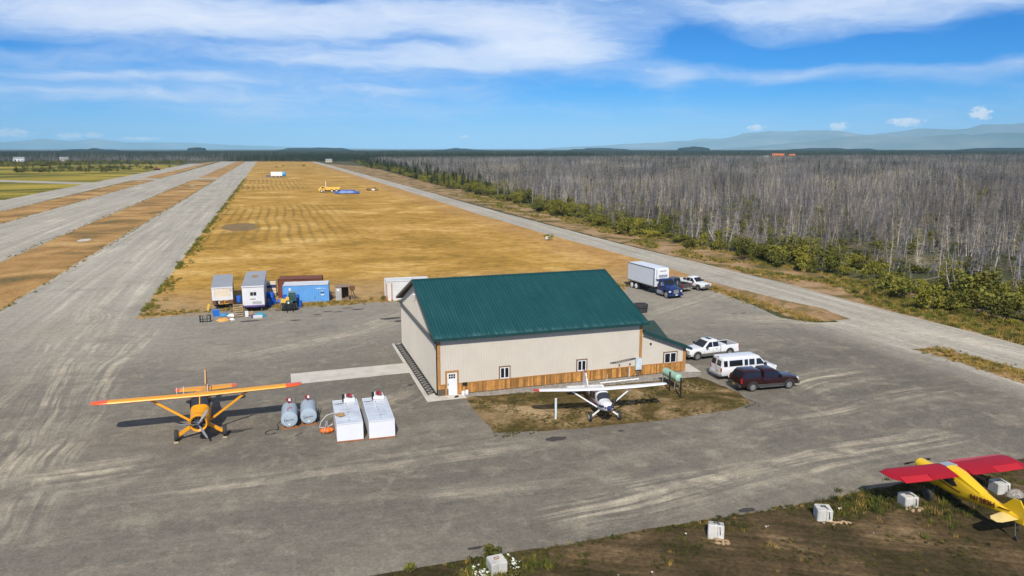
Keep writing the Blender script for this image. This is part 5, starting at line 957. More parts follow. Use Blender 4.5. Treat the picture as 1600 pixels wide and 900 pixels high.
def container(x, y, L, rz, label, m, roofm=None, h=2.6, w=2.44):
    t = empty('shipping_container', (x, y, .01), rz, label, 'container'); ni = int(L/.28); b = B(); prof = []
    for i in range(ni): s = L*i/ni; d = L/ni; prof += [(s, 0), (s + d*.3, 0), (s + d*.5, .05), (s + d*.8, .05)]
    prof.append((L, 0)); n = len(prof)
    for yy, sg in ((0, 1), (w, -1)): b.add([(s, yy + sg*o, .14) for s, o in prof] + [(s, yy + sg*o, h - .12) for s, o in prof], [(i, i+1, n+i+1, n+i) for i in range(n-1)])
    b.bx(.02, .05, .05, w - .05, .14, h - .1); b.bx(L - .05, L - .02, .05, w - .05, .14, h - .1); b.build('walls', m, t)
    b = B(); b.bx(.02, L - .02, .02, w - .02, h - .10, h - .04); b.build('roof', roofm or m, t)
    for yy in (-.02, w + .02): b = B(); b.beam((0, yy, h - .06), (L, yy, h - .06), .08, .12); b.build('top_rail', roofm or m, t); b = B(); b.beam((0, yy, .07), (L, yy, .07), .08, .14); b.build('bottom_rail', m, t)
    for xx in (0, L):
        for yy in (0, w): b = B(); b.bx(xx - .06, xx + .06, yy - .06, yy + .06, 0, h + .01); b.build('corner_post', m, t)
    return t
M_CBLUE = mat('sky_blue_container', (.13, .36, .72), .5, var=.12, scale=.8, dirt=.08); M_CBRN = mat('rust_brown_container', (.17, .055, .028), .65, var=.2, scale=.8, dirt=.1); M_CWH = mat('off_white_container', (.66, .65, .63), .5, var=.1, scale=.8, dirt=.15)
c1 = container(.95, 105.75, 6.06, R(-6.5), 'sky blue shipping container with white roof rail behind the tractor', M_CBLUE, mat('pale_roof', (.62, .63, .66), .5, dirt=.2)); container(.35, 110.2, 6.06, R(-8), 'rust brown shipping container behind the sky blue one', M_CBRN, h=2.75)
for x0_, x1_, z0_, z1_ in ((4.45, 4.70, 1.92, 2.02), (4.78, 4.95, 1.90, 2.04), (5.05, 5.15, 1.90, 2.04), (5.25, 5.75, 1.93, 1.97), (5.05, 5.4, 1.52, 1.60), (5.0, 5.45, .98, 1.12), (.75, 1.0, 1.7, 2.15)): b = B(); b.bx(x0_, x1_, -.012, -.004, z0_, z1_); b.build('painted_marking', M_WHITE, c1)
b = B(); b.bx(5.0, 5.45, -.012, -.004, 1.36, 1.48); b.build('painted_marking', M_BLACK, c1)
c3 = container(14.75, 103.3, 6.06, R(-4), 'off-white shipping container with orange posts partly behind the hangar', M_CWH, h=2.85)
for x_ in (.06, .78): b = B(); b.cyl((x_, -.10, .05), (x_, -.10, 2.5), .05, n=8); b.cyl((x_, -.10, .05), (x_, -.10, .85 if x_ < .5 else .3), .14, .08, n=8); b.build('orange_post', mat('rust_orange', (.50, .15, .04), .7), c3)
# rusty steel shed
M_SHEDG = mat('shed_grey', (.40, .39, .37), .6, dirt=.3); M_SHEDR = mat('shed_rust', (.20, .13, .09), .8, var=.3)
t = empty('steel_shed', (7.95, 105.15, .01), R(-5), 'small rusty steel shed with one dark open doorway', 'shed')
b = B(); b.bx(0, .78, -.02, .02, 0, 2.0); b.build('door', M_SHEDG, t); b = B(); b.bx(0, .04, .02, 1.8, 0, 2.0); b.bx(1.76, 1.82, 0, 1.8, 0, 2.0); b.bx(.04, 1.76, 1.76, 1.8, 0, 2.0); b.bx(.78, .84, 0, .1, 0, 2.0); b.bx(.84, 1.76, 0, .1, 0, .42); b.build('walls', M_SHEDR, t)
b = B(); b.prism([(-.12, 2.0), (1.9, 2.0), (1.9, 2.06), (-.12, 2.06)], 'x', -.08, 1.9); b.build('roof', mat('shed_roof', (.27, .185, .13), .8, var=.25), t); b = B(); b.bx(.16, .5, -.035, -.02, 1.45, 1.75); b.build('notice', M_WHITE, t)
t = empty('rusty_rack', (10.5, 105.2, .01), R(10), 'rusty leaning rack with a box on top beside the steel shed', 'rack'); b = B(); b.beam((-.4, 0, 0), (-.3, .2, 1.7), .1); b.beam((.5, -.1, 0), (-.2, .2, 1.4), .09); b.beam((.3, .5, 0), (-.1, .3, 1.4), .09); b.build('frame', M_SHEDR, t); b = B(); b.bx(-.5, .15, .0, .5, 1.45, 2.0); b.build('box', M_TRBR, t)
t = empty('timber_pile', (7.2, 107.5, .01), .3, 'untidy timber pile between the blue container and steel shed', 'timber pile'); r_ = random.Random(4)
for i in range(9): b = B(); b.beam((-.8 + r_.uniform(-.2, .2), r_.uniform(-.4, .4), .2 + .1*i), (.8 + r_.uniform(-.2, .2), r_.uniform(-.4, .4), .3 + .09*i), .14, .08); b.build('plank', M_WOODP, t)
t = empty('pallet_stack', (-.55, 111.8, .01), R(-6), 'stack of cream boards and dark pallets by the rust brown container', 'pallets')
for i, m_ in enumerate((M_WOODP, M_CREAM, M_CREAM, M_AB, M_CREAM)): b = B(); b.bx(-.65, .65, -.5, .5, .1 + i*.42, .1 + i*.42 + (.36 if i != 3 else .30)); b.build('board_layer', m_, t)
# blue drums
M_DRUM = mat('blue_plastic_drum', (.012, .11, .52), .4, var=.12); dm = B(); dm.loft([[(r_*math.cos(a), r_*math.sin(a), z) for a in np.linspace(0, 2*math.pi, 16, endpoint=False)] for r_, z in ((.24, 0), (.29, .04), (.29, .28), (.305, .31), (.29, .34), (.29, .58), (.305, .61), (.29, .64), (.29, .86), (.24, .90))]); dmesh = dm.mesh('drum_shell', M_DRUM)
lidb = B(); lidb.cyl((.1, 0, .90), (.1, 0, .93), .05, n=8); lidb.cyl((-.12, .05, .90), (-.12, .05, .92), .04, n=8); lidm = lidb.mesh('bung', M_BLACK)
for (x, y, z, lay, lab) in [(-.62, 104.9, 0, 0, 'blue drum standing beside the purple-banded trailer, lower tier'), (-.95, 103.9, 0, 0, 'blue drum standing closest to the purple-banded trailer corner'), (-.30, 105.3, 0, 0, 'blue drum standing next to the lying drum'), (-.55, 105.0, .92, 0, 'blue drum on the upper tier beside the purple-banded trailer'), (-1.0, 105.4, .92, 0, 'blue drum on the upper tier farther from the camera'),
                           (.15, 105.6, .32, 1, 'blue drum lying on its side before the rust brown container'), (1.1, 104.6, .55, 0, 'blue drum on a rack behind the tractor, nearer the trailers'), (2.72, 104.2, .55, 0, 'blue drum on a rack behind the tractor, nearer the steel shed'), (2.95, 102.6, .0, 0, 'blue drum standing on gravel right beside the tractor wheel'), (-4.7, 102.9, 1.1, 0, 'blue drum at the head of the wooden stairs')]:
    t = empty('drum', (x, y, .022 + z), random.random(), lab, 'drum', 'blue plastic drums')
    if lay: t.rotation_euler = (0, R(90), R(8))
    link('shell', dmesh, t); link('bung', lidm, t)
    if z == .55: b = B(); b.bx(-.3, .3, -.3, .3, -.55, 0); b.build('pallet_rack', M_WOODP, t)
# yellow and green loader tractor with forks
M_TGRN = mat('dark_green_machine', (.03, .075, .07), .5, var=.2); M_TYEL = mat('yellow_machine', (.80, .48, .08), .5, var=.12)
t = empty('loader_tractor', (1.58, 101.2, .022), R(2), 'green loader tractor with pallet forks and a yellow box', 'tractor')
b = B(); b.bx(-.45, .45, -.6, 1.9, .6, 1.15); b.prism([(-.55, 1.1), (-.5, 1.35), (.5, 1.5), (.55, 1.1)], 'x', -.42, .42); b.build('body', M_TGRN, t)
b = B(); b.bx(-.02, .98, .1, 1.3, 1.15, 1.8); b.bx(.06, .9, .3, 1.25, 1.8, 2.25); cb = b.build('cab', M_TGRN, t); b = B(); b.bx(.08, .88, .28, .30, 1.84, 2.2); b.build('window', mat('green_glass', (.05, .12, .11), .1), cb); b = B(); b.bx(-.02, 1.0, .15, 1.35, 2.25, 2.32); b.build('cab_roof', mat('roof_teal', (.17, .28, .32), .4), cb)
b = B(); b.bx(-1.05, -.35, -.2, .6, 1.05, 1.45); b.bx(-.4, 0, -.3, .2, .95, 1.75); b.build('yellow_box', M_TYEL, t)
b = B(); b.bx(-.75, .75, -.85, -.70, .25, 1.0); b.beam((-.5, .2, 1.0), (-.5, -.75, .5), .1, .14); b.beam((.5, .2, 1.0), (.5, -.75, .5), .1, .14); b.build('loader_arm', M_BLACK, t)
for sx in (-.38, .38): b = B(); b.bx(sx - .05, sx + .05, -1.9, -.8, .12, .18); b.bx(sx - .05, sx + .05, -.85, -.78, .12, .9); b.build('fork', M_BLACK, t)
for sx in (-1, 1): wheel(t, (sx*.85, -.2, .48), .48, .34, M_CREAM); wheel(t, (sx*.82, 1.7, .62), .62, .4, M_CREAM)
b = B(); b.box((-.12, -.72, 1.05), (.2, .1, .36)); b.build('fluid_tank', M_WHITE, t)
# loose gear around the trailers
M_TARP = mat('blue_tarp', (.05, .22, .42), .5, var=.3, scale=3)
def lump(name, x, y, r, m, label, cat, seed, z=.022):
    b = B(); rr = random.Random(seed); nu, nv = 14, 7; rings = []
    for j in range(nv + 1):
        ph = math.pi/2*j/nv; rings.append([(r[0]*math.cos(ph)*math.cos(2*math.pi*i/nu)*rr.uniform(.82, 1.12), r[1]*math.cos(ph)*math.sin(2*math.pi*i/nu)*rr.uniform(.82, 1.12), r[2]*math.sin(ph)*rr.uniform(.8, 1.15)) for i in range(nu)])
    b.loft(rings, smooth=False); return tag(b.build(name, m, None, (x, y, z)), label, cat)
def crate(name, x, y, d, rz, m, label, cat, lidm=None):
    t = empty(name, (x, y, .022), rz, label, cat); b = B(); b.loft([[(sx*d[0]/2*k_, sy*d[1]/2*k_, z) for sx, sy in ((-1,-1),(1,-1),(1,1),(-1,1))] for z, k_ in ((0, .92), (d[2], 1.0))], smooth=False); b.build('body', m, t); b = B(); b.bx(-d[0]*.53, d[0]*.53, -d[1]*.53, d[1]*.53, d[2], d[2] + .05); b.build('lid', lidm or m, t); return t
crate('plastic_tote', -7.45, 100.3, (.75, .6, .75), .2, mat('bright_blue_plastic', (.015, .16, .60), .4), 'bright blue plastic tote under the boarded trailer', 'tote'); lump('tarp_bundle', -6.5, 100.0, (.65, .4, .4), M_TARP, 'blue tarp bundle before the boarded trailer', 'tarp', 1); lump('tarp_bundle', -5.5, 99.6, (.6, .35, .3), M_WHITE, 'white sheet bundle beside the wooden stairs', 'sheet', 2); lump('sand_bags', -6.45, 97.1, (.85, .5, .35), mat('orange_sacking', (.66, .33, .09), .8, var=.3), 'orange-tan sack heap lying before the boarded trailer', 'sacks', 3); lump('sheet_scrap', -5.45, 97.3, (.35, .3, .22), M_WHITE, 'crumpled white sheet next to the orange sacks', 'sheet', 8)
crate('storage_box', -3.72, 98.8, (.42, .42, .62), .1, M_WHITE, 'white upright storage box beside the wooden stairs', 'box'); crate('storage_box', -3.1, 98.6, (.4, .4, .62), 0, M_CARD, 'tan cardboard box behind the purple crate', 'box'); crate('storage_box', -2.95, 97.9, (.5, .4, .32), .2, M_PURP, 'purple crate before the purple-banded trailer', 'crate'); lump('tarp_bundle', -2.1, 98.1, (.85, .55, .55), mat('teal_net', (.06, .25, .36), .7, var=.4, scale=6), 'teal net heap before the purple-banded trailer', 'net', 4)
b = B(); b.box((0, 0, .2), (1.1, .12, .38), 0, 0, 0, R(20)); tag(b.build('foam_board', M_WHITE, None, (-2.35, 97.25, .022), R(-4)), 'white foam board leaning on the teal net heap', 'board')
t = empty('bench_frame', (-8.5, 97.2, .022), R(-4), 'black welded bench frame standing on gravel before the boarded trailer', 'frame')
for sx in (-1, 1):
    b = B()
    for y in (-.25, .25): b.beam((sx*.6, y, 0), (sx*.6, y, .85), .07); 
    b.beam((sx*.6, -.25, .82), (sx*.6, .25, .82), .07); b.beam((sx*.6, -.25, .08), (sx*.6, .25, .08), .07); b.beam((sx*.25, -.25, 0), (sx*.25, -.25, .85), .07); b.beam((sx*.6, -.25, .82), (sx*.25, -.25, .82), .07); b.build('side_frame', M_BLACK, t)
for z in (.08, .40): b = B(); b.beam((-.6, -.25, z), (.6, -.25, z), .07); b.build('crossbar', M_BLACK, t)
t = empty('timber_pile', (-9.7, 101.6, .01), .12, 'low stack of grey boards at the edge of the gravel beside the trailers', 'timber pile')
for i in range(5): b = B(); b.bx(-1.3, 1.2, -.6 + i*.26, -.38 + i*.26, .02, .14 + .04*(i % 2)); b.build('plank', M_WOODP, t)
t = empty('leaning_board', (-8.6, 103.6, .01), .3, 'tall yellow board leaning on the boarded trailer corner', 'board'); b = B(); b.box((0, 0, .5), (.3, .06, 1.0), 0, 0, .25); b.build('board', M_TYEL, t); b = B(); b.beam((-.5, .1, .2), (.1, .1, .5), .08); b.build('brace', M_WOODP, t)
# ================================================================== far machines on the field
t = empty('tank_trailer', (6.0, 588, .01), R(-9), 'white tank trailer with a blue end far out on the field', 'trailer'); b = B(); b.bx(-4.6, 3.6, -1.3, 1.3, 1.0, 4.0); b.build('box', M_WHITE, t); b = B(); b.loft([ring((0, 0, 0), 1, 1, 12)] * 0 or [[(x, 1.32*math.cos(a), 2.4 + 1.7*math.sin(a)) for a in np.linspace(0, 2*math.pi, 16, endpoint=False)] for x in (3.62, 5.9)]); b.build('blue_end', mat('far_blue', (.04, .28, .62), .5), t)
b = B(); b.bx(-8.2, -4.6, -.9, .9, .4, 1.6); b.build('tow_frame', mat('far_slate', (.10, .10, .16), .6), t)
for x in (-3, 0, 2.6):
    for sy in (-1, 1): wheel(t, (x, sy*1.2, .55), .55, .4, M_STEEL, 'y')
t = empty('dump_truck', (27.6, 376, .01), R(174), 'yellow dump truck parked far out on the field beside a blue tarp', 'truck')
b = B(); b.prism([(2.2, .8), (5.0, .8), (5.2, 1.5), (4.6, 2.2), (3.6, 3.0), (2.2, 3.0)], 'y', -1.3, 1.3); cb = b.build('cab', M_TYEL, t); b = B(); b.bx(2.6, 3.5, -1.33, 1.33, 2.0, 2.8); b.build('window', M_GLASS, cb)
b = B(); b.prism([(-5.4, 2.6), (-4.4, 1.2), (1.4, 1.2), (2.0, 2.6)], 'y', -1.4, 1.4); b.build('dump_body', M_TYEL, t); b = B(); b.bx(-5, 4.4, -.6, .6, .6, 1.2); b.build('chassis', M_BLACK, t); b = B(); b.cyl((1.6, -.9, 2.6), (1.6, -.9, 5.4), .16, n=8); b.build('stack', M_WHITE, t)
for x in (3.6, -1.2, -3.4):
    for sy in (-1, 1): wheel(t, (x, sy*1.25, .8), .8, .55, M_CREAM, 'y')
t = empty('covered_pile', (34.7, 362, .01), R(-8), 'long pile under a royal blue tarp far out on the field', 'tarp pile'); b = B(); rr = random.Random(2); rings = []
for i in range(15): x = -5.8 + 11.6*i/14; hh = (1.9 if 2 < i < 12 else 1.2) + rr.uniform(-.2, .2); rings.append([(x, -2.2, .35), (x, -1.6, hh*.8), (x, -.5, hh), (x, .6, hh*.95), (x, 1.7, hh*.7), (x, 2.2, .35)])
b.loft(rings, smooth=False); b.build('tarp', mat('royal_tarp', (.03, .10, .34), .45, var=.2), t)
for x in (-4, -1, 2, 4.5): b = B(); b.bx(x, x + .8, -2.3, 2.2, 0, .4); b.build('pallet', M_BLACK, t)
t = empty('brush_pile', (49.7, 385, .01), 0, 'dark brush pile with a white tank far out on the field', 'brush pile')
for i in range(40): b0 = (rr.uniform(-2.6, 2.6), rr.uniform(-1, 1)); b = B(); b.beam((b0[0], b0[1], 0), (b0[0] + rr.uniform(-1, 1), b0[1] + rr.uniform(-.6, .6), rr.uniform(.6, 1.8)), .14); b.build('branch', M_TRBR, t)
b = B(); b.ball((.2, -1.4, .5), (.8, .6, .55), 10, 6); b.build('white_tank', M_WHITE, t)
t = empty('bulldozer', (-105, 816, .01), R(20), 'small dark red bulldozer at the far edge of the left runway', 'bulldozer'); b = B(); b.bx(-2.4, 2.2, -1.1, 1.1, .8, 2.0); b.bx(-1.2, .6, -.9, .9, 2.0, 3.4); b.build('body', mat('far_rust', (.22, .05, .03), .6), t); b = B(); b.bx(-2.6, 2.4, -1.5, -.9, 0, 1.1); b.bx(-2.6, 2.4, .9, 1.5, 0, 1.1); b.build('track', M_BLACK, t); b = B(); b.bx(2.6, 2.9, -1.9, 1.9, .2, 1.5); b.build('blade', M_STEEL, t)
def far_house(x, y, w, d, h, rz, wall, roof, label):
    t = empty('far_building', (x, y, 0), rz, label, 'building'); b = B(); b.bx(-w/2, w/2, -d/2, d/2, 0, h); b.build('wall', wall, t); b = B(); b.prism([(-d/2 - .4, h), (0, h + d*.28), (d/2 + .4, h)], 'x', -w/2 - .4, w/2 + .4); b.build('roof', roof, t)
    for i in range(3): b = B(); b.bx(-w*.35 + i*w*.3, -w*.35 + i*w*.3 + w*.12, -d/2 - .05, -d/2, h*.35, h*.7); b.build('window', M_GLASS, t)
M_HR = mat('house_orange', (.55, .16, .06), .7); M_GR = mat('far_grey_roof', (.30, .30, .32), .6)
far_house(90, 1215, 9, 7, 3.2, .2, M_CREAM, M_GR, 'small white house far off where the road ends'); far_house(954, 1255, 22, 12, 8, -.7, M_HR, M_HR, 'wide orange building far off among the dead trees'); far_house(984, 1252, 11, 9, 8, -.7, M_HR, M_HR, 'narrow orange building far off beside the wide orange one'); far_house(915, 1240, 9, 8, 5, -.6, M_CREAM, M_GR, 'pale house far off among trees before the orange buildings')
far_house(-378, 1390, 15, 9, 5, .1, M_WHITE, M_GR, 'white shed far off beyond the meadow'); far_house(-322, 1420, 12, 8, 5, .3, M_CREAM, M_GR, 'cream shed far off beyond the meadow')
# ================================================================== plants
def leafmat(name, cols, rnd=.35, rough=.7, big=0):
    m = bpy.data.materials.new(name); m.use_nodes = True; k = K(m.node_tree); bs = k.n['Principled BSDF']
    P = k.new('ShaderNodeNewGeometry').outputs['Position']; n = k.noise(P, .9, 3, .6); n = n if not big else k.m('ADD', k.m('MULTIPLY', n, .4), k.m('MULTIPLY', k.noise(P, big, 5, .6, .5), .6)); c = k.ramp(k.mr(n, .3, .7), [(i/(len(cols)-1), c_) for i, c_ in enumerate(cols)])
    oi = k.new('ShaderNodeObjectInfo'); c = k.mix(1.0, c, k.ramp(oi.outputs['Random'], [(0, (1-rnd, 1-rnd, 1-rnd)), (.5, (1, 1, 1)), (1, (1+rnd, 1+rnd*.75, 1))]), 'MULTIPLY')
    k.l.new(c, bs.inputs['Base Color']); bs.inputs['Roughness'].default_value = rough; bs.inputs['Specular IOR Level'].default_value = .2; MATS[name] = m; return m
L_WIL = leafmat('willow_leaf', [(.065, .075, .015), (.15, .15, .025), (.27, .24, .042)], .5, .7, .12); L_SPR = leafmat('spruce_needle', [(.018, .032, .012), (.035, .052, .018), (.06, .075, .024)], .3)
L_DEAD = leafmat('dead_wood', [(.075, .066, .072), (.235, .216, .226), (.68, .645, .655)], .6, .85, .02); L_DEADD = leafmat('dead_bark', [(.10, .085, .075), (.17, .15, .14)], .4, .9)
L_GRN = leafmat('green_grass_blade', [(.06, .085, .012), (.12, .14, .018), (.20, .19, .03)], .3); L_STRAW = leafmat('straw_blade', [(.22, .15, .035), (.36, .24, .06), (.50, .36, .12)], .3); L_DRK = leafmat('dark_weed', [(.035, .042, .010), (.075, .075, .02), (.14, .11, .035)], .3)
def quads(c, u, v):
    """leaf quads: centres, half vectors"""
    V = np.stack([c - u - v, c + u - v*.2, c + u*.3 + v, c - u*.9 + v*.6], 1).reshape(-1, 3); F = np.arange(len(V)).reshape(-1, 4); return V, F
def rndvec(n, r): v = r.normal(size=(n, 3)); return v/np.linalg.norm(v, axis=1)[:, None]
def leaves(n, r, centers, radii, size):
    """leaf faces spread through ellipsoid clumps, denser near each clump's surface"""
    i = r.integers(0, len(centers), n); d = rndvec(n, r)*(r.random(n)**.38)[:, None]; c = centers[i] + d*radii[i]; c[:, 2] = np.maximum(c[:, 2], .05)
    u = rndvec(n, r); w = rndvec(n, r); v = np.cross(u, w); v /= np.linalg.norm(v, axis=1)[:, None] + 1e-9; s = size*(.6 + .8*r.random(n))[:, None]; return quads(c, u*s*.5, v*s*.7)
def sticks(p, q, r0, r1):
    """thin 3-sided tapered sticks, vectorised"""
    p, q = np.asarray(p, float), np.asarray(q, float); d = q - p; d /= np.linalg.norm(d, axis=1)[:, None] + 1e-9; up = np.where(np.abs(d[:, 2:3]) > .9, [[1., 0, 0]], [[0, 0, 1.]]); a = np.cross(d, up); a /= np.linalg.norm(a, axis=1)[:, None] + 1e-9; b = np.cross(a, d)
    r0 = np.broadcast_to(np.asarray(r0, float), (len(p),))[:, None]; r1 = np.broadcast_to(np.asarray(r1, float), (len(p),))[:, None]; V = []
    for base, rr in ((p, r0), (q, r1)):
        for j in range(3): t = 2*math.pi*j/3; V.append(base + (a*math.cos(t) + b*math.sin(t))*rr)
    V = np.stack(V, 1).reshape(-1, 3); o = (np.arange(len(p))*6)[:, None]; F = np.concatenate([o + np.array([[j, (j+1) % 3, 3 + (j+1) % 3, 3 + j]]) for j in range(3)], 0); return V, F
def shrub_meshes(seed, h, w, n, stems=6, lm=None, size=.17):
    r = np.random.default_rng(seed); kc = 9; cen = np.stack([r.normal(0, w*.27, kc), r.normal(0, w*.27, kc), h*(.30 + .42*r.random(kc))], 1); cen[0] = (0, 0, h*.62); rad = np.stack([w*(.17 + .15*r.random(kc))]*2 + [h*(.16 + .14*r.random(kc))], 1)
    V, F = leaves(n, r, cen, rad, size); crown = npmesh('crown', V, F, lm or L_WIL); p = np.zeros((stems, 3)); p[:, :2] = r.normal(0, .1, (stems, 2)); q = cen[r.integers(0, kc, stems)]; V, F = sticks(p, q, .035, .012); return crown, npmesh('stem', V, F, L_DEADD)
def dead_meshes(seed, h, nb, bl=.9, lean=.05):
    r = np.random.default_rng(seed); k_ = 7; z = np.linspace(0, h, k_); x = np.cumsum(r.normal(0, lean, k_)); y = np.cumsum(r.normal(0, lean, k_)); x -= x[0]; y -= y[0]; ax = np.stack([x, y, z], 1); rad = np.linspace(.10, .018, k_)
    V, F = sticks(ax[:-1], ax[1:], rad[:-1], rad[1:]); tr = npmesh('trunk', V, F, L_DEAD); t = .18 + .8*r.random(nb); p = np.stack([np.interp(t*h, z, ax[:, j]) for j in range(3)], 1); a = r.random(nb)*6.283; L = bl*(1.05 - t)*(.45 + .8*r.random(nb)) + .12; q = p + np.stack([np.cos(a)*L, np.sin(a)*L, L*r.normal(-.12, .35, nb)], 1); V, F = sticks(p, q, .022, .008); return tr, npmesh('branches', V, F, L_DEAD)
def spruce_meshes(seed, h, n, w=.22):
    r = np.random.default_rng(seed); t = r.random(n)**.8; z = h*(.06 + .94*t); rr = h*w*(1 - t)*(.25 + .75*r.random(n)**.5); a = r.random(n)*6.283; c = np.stack([np.cos(a)*rr, np.sin(a)*rr, z - rr*.25], 1); o = np.stack([np.cos(a), np.sin(a), -.35 + 0*a], 1); sd = np.stack([-np.sin(a), np.cos(a), 0*a], 1); s = (.10 + .22*(1 - t))[:, None]*h/5
    V, F = quads(c, o*s*.9, sd*s*.5 + np.array([[0, 0, .04]])); cr = npmesh('crown', V, F, L_SPR); V, F = sticks([(0, 0, 0)], [(0, 0, h)], h*.018, .01); return cr, npmesh('trunk', V, F, L_DEADD)
def join(pairs, name, mats):
    """several (mesh, x, y, scale, rot) into one mesh with a material slot per entry of mats"""
    VV, FF, MI, o = [], [], [], 0
    for me, x, y, s, rz, mi in pairs:
        v = np.empty(len(me.vertices)*3, 'f4'); me.vertices.foreach_get('co', v); v = v.reshape(-1, 3)*s; c, sn = math.cos(rz), math.sin(rz); v = np.stack([v[:, 0]*c - v[:, 1]*sn + x, v[:, 0]*sn + v[:, 1]*c + y, v[:, 2]], 1); f = np.empty(len(me.polygons)*4, 'i4'); me.loops.foreach_get('vertex_index', f); VV.append(v); FF.append(f.reshape(-1, 4) + o); MI.append(np.full(len(me.polygons), mi)); o += len(v)
    return npmesh(name, np.concatenate(VV), np.concatenate(FF), mats, np.concatenate(MI))
def scatter(name, protos, pts, rot, scl, idx, tilt=0.0):
    """uncountable growth: one object whose points carry instances of the prototype meshes"""
    cl = bpy.data.collections.new(name + '_kinds'); 
    for i, me in enumerate(protos): cl.objects.link(bpy.data.objects.new('%s_kind_%02d' % (name, i), me))
    me = bpy.data.meshes.new(name); me.vertices.add(len(pts)); me.vertices.foreach_set('co', np.asarray(pts, 'f4').ravel())
    for nm, ty, val in (('rotz', 'FLOAT', rot), ('rx', 'FLOAT', np.random.default_rng(1).normal(0, tilt, len(pts))), ('ry', 'FLOAT', np.random.default_rng(2).normal(0, tilt, len(pts))), ('scl', 'FLOAT', scl), ('pick', 'INT', idx)): at = me.attributes.new(nm, ty, 'POINT'); at.data.foreach_set('value', np.asarray(val, 'f4' if ty == 'FLOAT' else 'i4'))
    o = link(name, me); ng = bpy.data.node_groups.new(name + '_nodes', 'GeometryNodeTree'); ng.interface.new_socket('Geometry', in_out='INPUT', socket_type='NodeSocketGeometry'); ng.interface.new_socket('Geometry', in_out='OUTPUT', socket_type='NodeSocketGeometry'); N, Lk = ng.nodes, ng.links
    gi, go, ip, ci = N.new('NodeGroupInput'), N.new('NodeGroupOutput'), N.new('GeometryNodeInstanceOnPoints'), N.new('GeometryNodeCollectionInfo'); ci.inputs['Collection'].default_value = cl; ci.inputs['Separate Children'].default_value = True; ci.inputs['Reset Children'].default_value = True; ip.inputs['Pick Instance'].default_value = True
    def attr(nm, ty): a = N.new('GeometryNodeInputNamedAttribute'); a.data_type = ty; a.inputs['Name'].default_value = nm; return a.outputs['Attribute']
    cx = N.new('ShaderNodeCombineXYZ'); Lk.new(attr('rotz', 'FLOAT'), cx.inputs[2]); Lk.new(attr('rx', 'FLOAT'), cx.inputs[0]); Lk.new(attr('ry', 'FLOAT'), cx.inputs[1]); Lk.new(gi.outputs[0], ip.inputs['Points']); Lk.new(ci.outputs[0], ip.inputs['Instance']); Lk.new(attr('pick', 'INT'), ip.inputs['Instance Index']); Lk.new(cx.outputs[0], ip.inputs['Rotation']); Lk.new(attr('scl', 'FLOAT'), ip.inputs['Scale']); Lk.new(ip.outputs[0], go.inputs[0])
    md = o.modifiers.new('scatter', 'NODES'); md.node_group = ng; return tag(o, kind='stuff')
CAM = np.array([0, 0, 21.1]); YAW = R(17.87); PIT = R(10.6)
def in_view(x, y, z=1.0, mx=1.28):
    fx, fy = math.sin(YAW), math.cos(YAW); d = x*fx + y*fy; s = x*fy - y*fx; zz = z - 21.1; dep = d*math.cos(PIT) - zz*math.sin(PIT); return (dep > 5) & (np.abs(s/dep) < mx*800/1165.)
EDGE_Y = [-40, 60, 72, 87, 117, 162, 205, 288, 425, 850, 1300]; EDGE_X = [85, 82.5, 84.5, 87.5, 88.5, 86, 87.5, 92, 98, 120, 148]
edge = lambda y: np.interp(y, EDGE_Y, EDGE_X)
DEAD = [dead_meshes(30 + i, h, nb, bl, ln) for i, (h, nb, bl, ln) in enumerate([(6.0, 60, 1.2, .08), (7.0, 70, 1.2, .06), (5.0, 48, 1.0, .12), (7.8, 80, 1.1, .06), (4.2, 34, 1.0, .18), (6.6, 100, 1.3, .08), (5.6, 34, .9, .07)])]
DEADJ = [join([(t, 0, 0, 1, 0, 0), (b_, 0, 0, 1, 0, 0)], 'dead_tree_mesh', [L_DEAD]) for t, b_ in DEAD]
# --- the nearer dead forest: jittered points; the 300 that show largest are trees of their own
r = np.random.default_rng(5); n0 = 17000; X = r.uniform(82, 330, n0); Y = r.uniform(48, 340, n0); gap = X - edge(Y); clump = np.sin(X*.11 + 1.7*np.sin(Y*.07))*np.sin(Y*.09 + 1.3*np.sin(X*.06)); keep = (gap > 1.5 + 3*r.random(n0)) & (r.random(n0) < np.clip(.25 + gap/22, 0, 1)*np.clip(.55 + .65*clump, .05, 1)) & in_view(X, Y, 3) ; X, Y = X[keep], Y[keep]; d = np.hypot(X, Y) + 1e4*~in_view(X, Y, 3, .99); o = np.argsort(d); X, Y = X[o], Y[o]; sc_ = r.uniform(.5, 1.45, len(X)); rt = r.uniform(0, 6.28, len(X)); pk = r.integers(0, len(DEAD), len(X)); NI = 300
for i in range(NI):
    t = empty('dead_tree', (float(X[i]), float(Y[i]), 0), float(rt[i]), 'bare grey dead spruce standing at the near edge of the burned forest', 'tree', 'dead trees at the forest edge'); t.scale = (float(sc_[i]),)*3; tr, br = DEAD[pk[i]]
    t.rotation_euler = (float(r.normal(0, .11)), float(r.normal(0, .11)), float(rt[i])); link('trunk', tr, t); link('branches', br, t)
scatter('dead_forest', DEADJ, np.stack([X[NI:], Y[NI:], 0*X[NI:]], 1), rt[NI:], sc_[NI:], pk[NI:], .10)
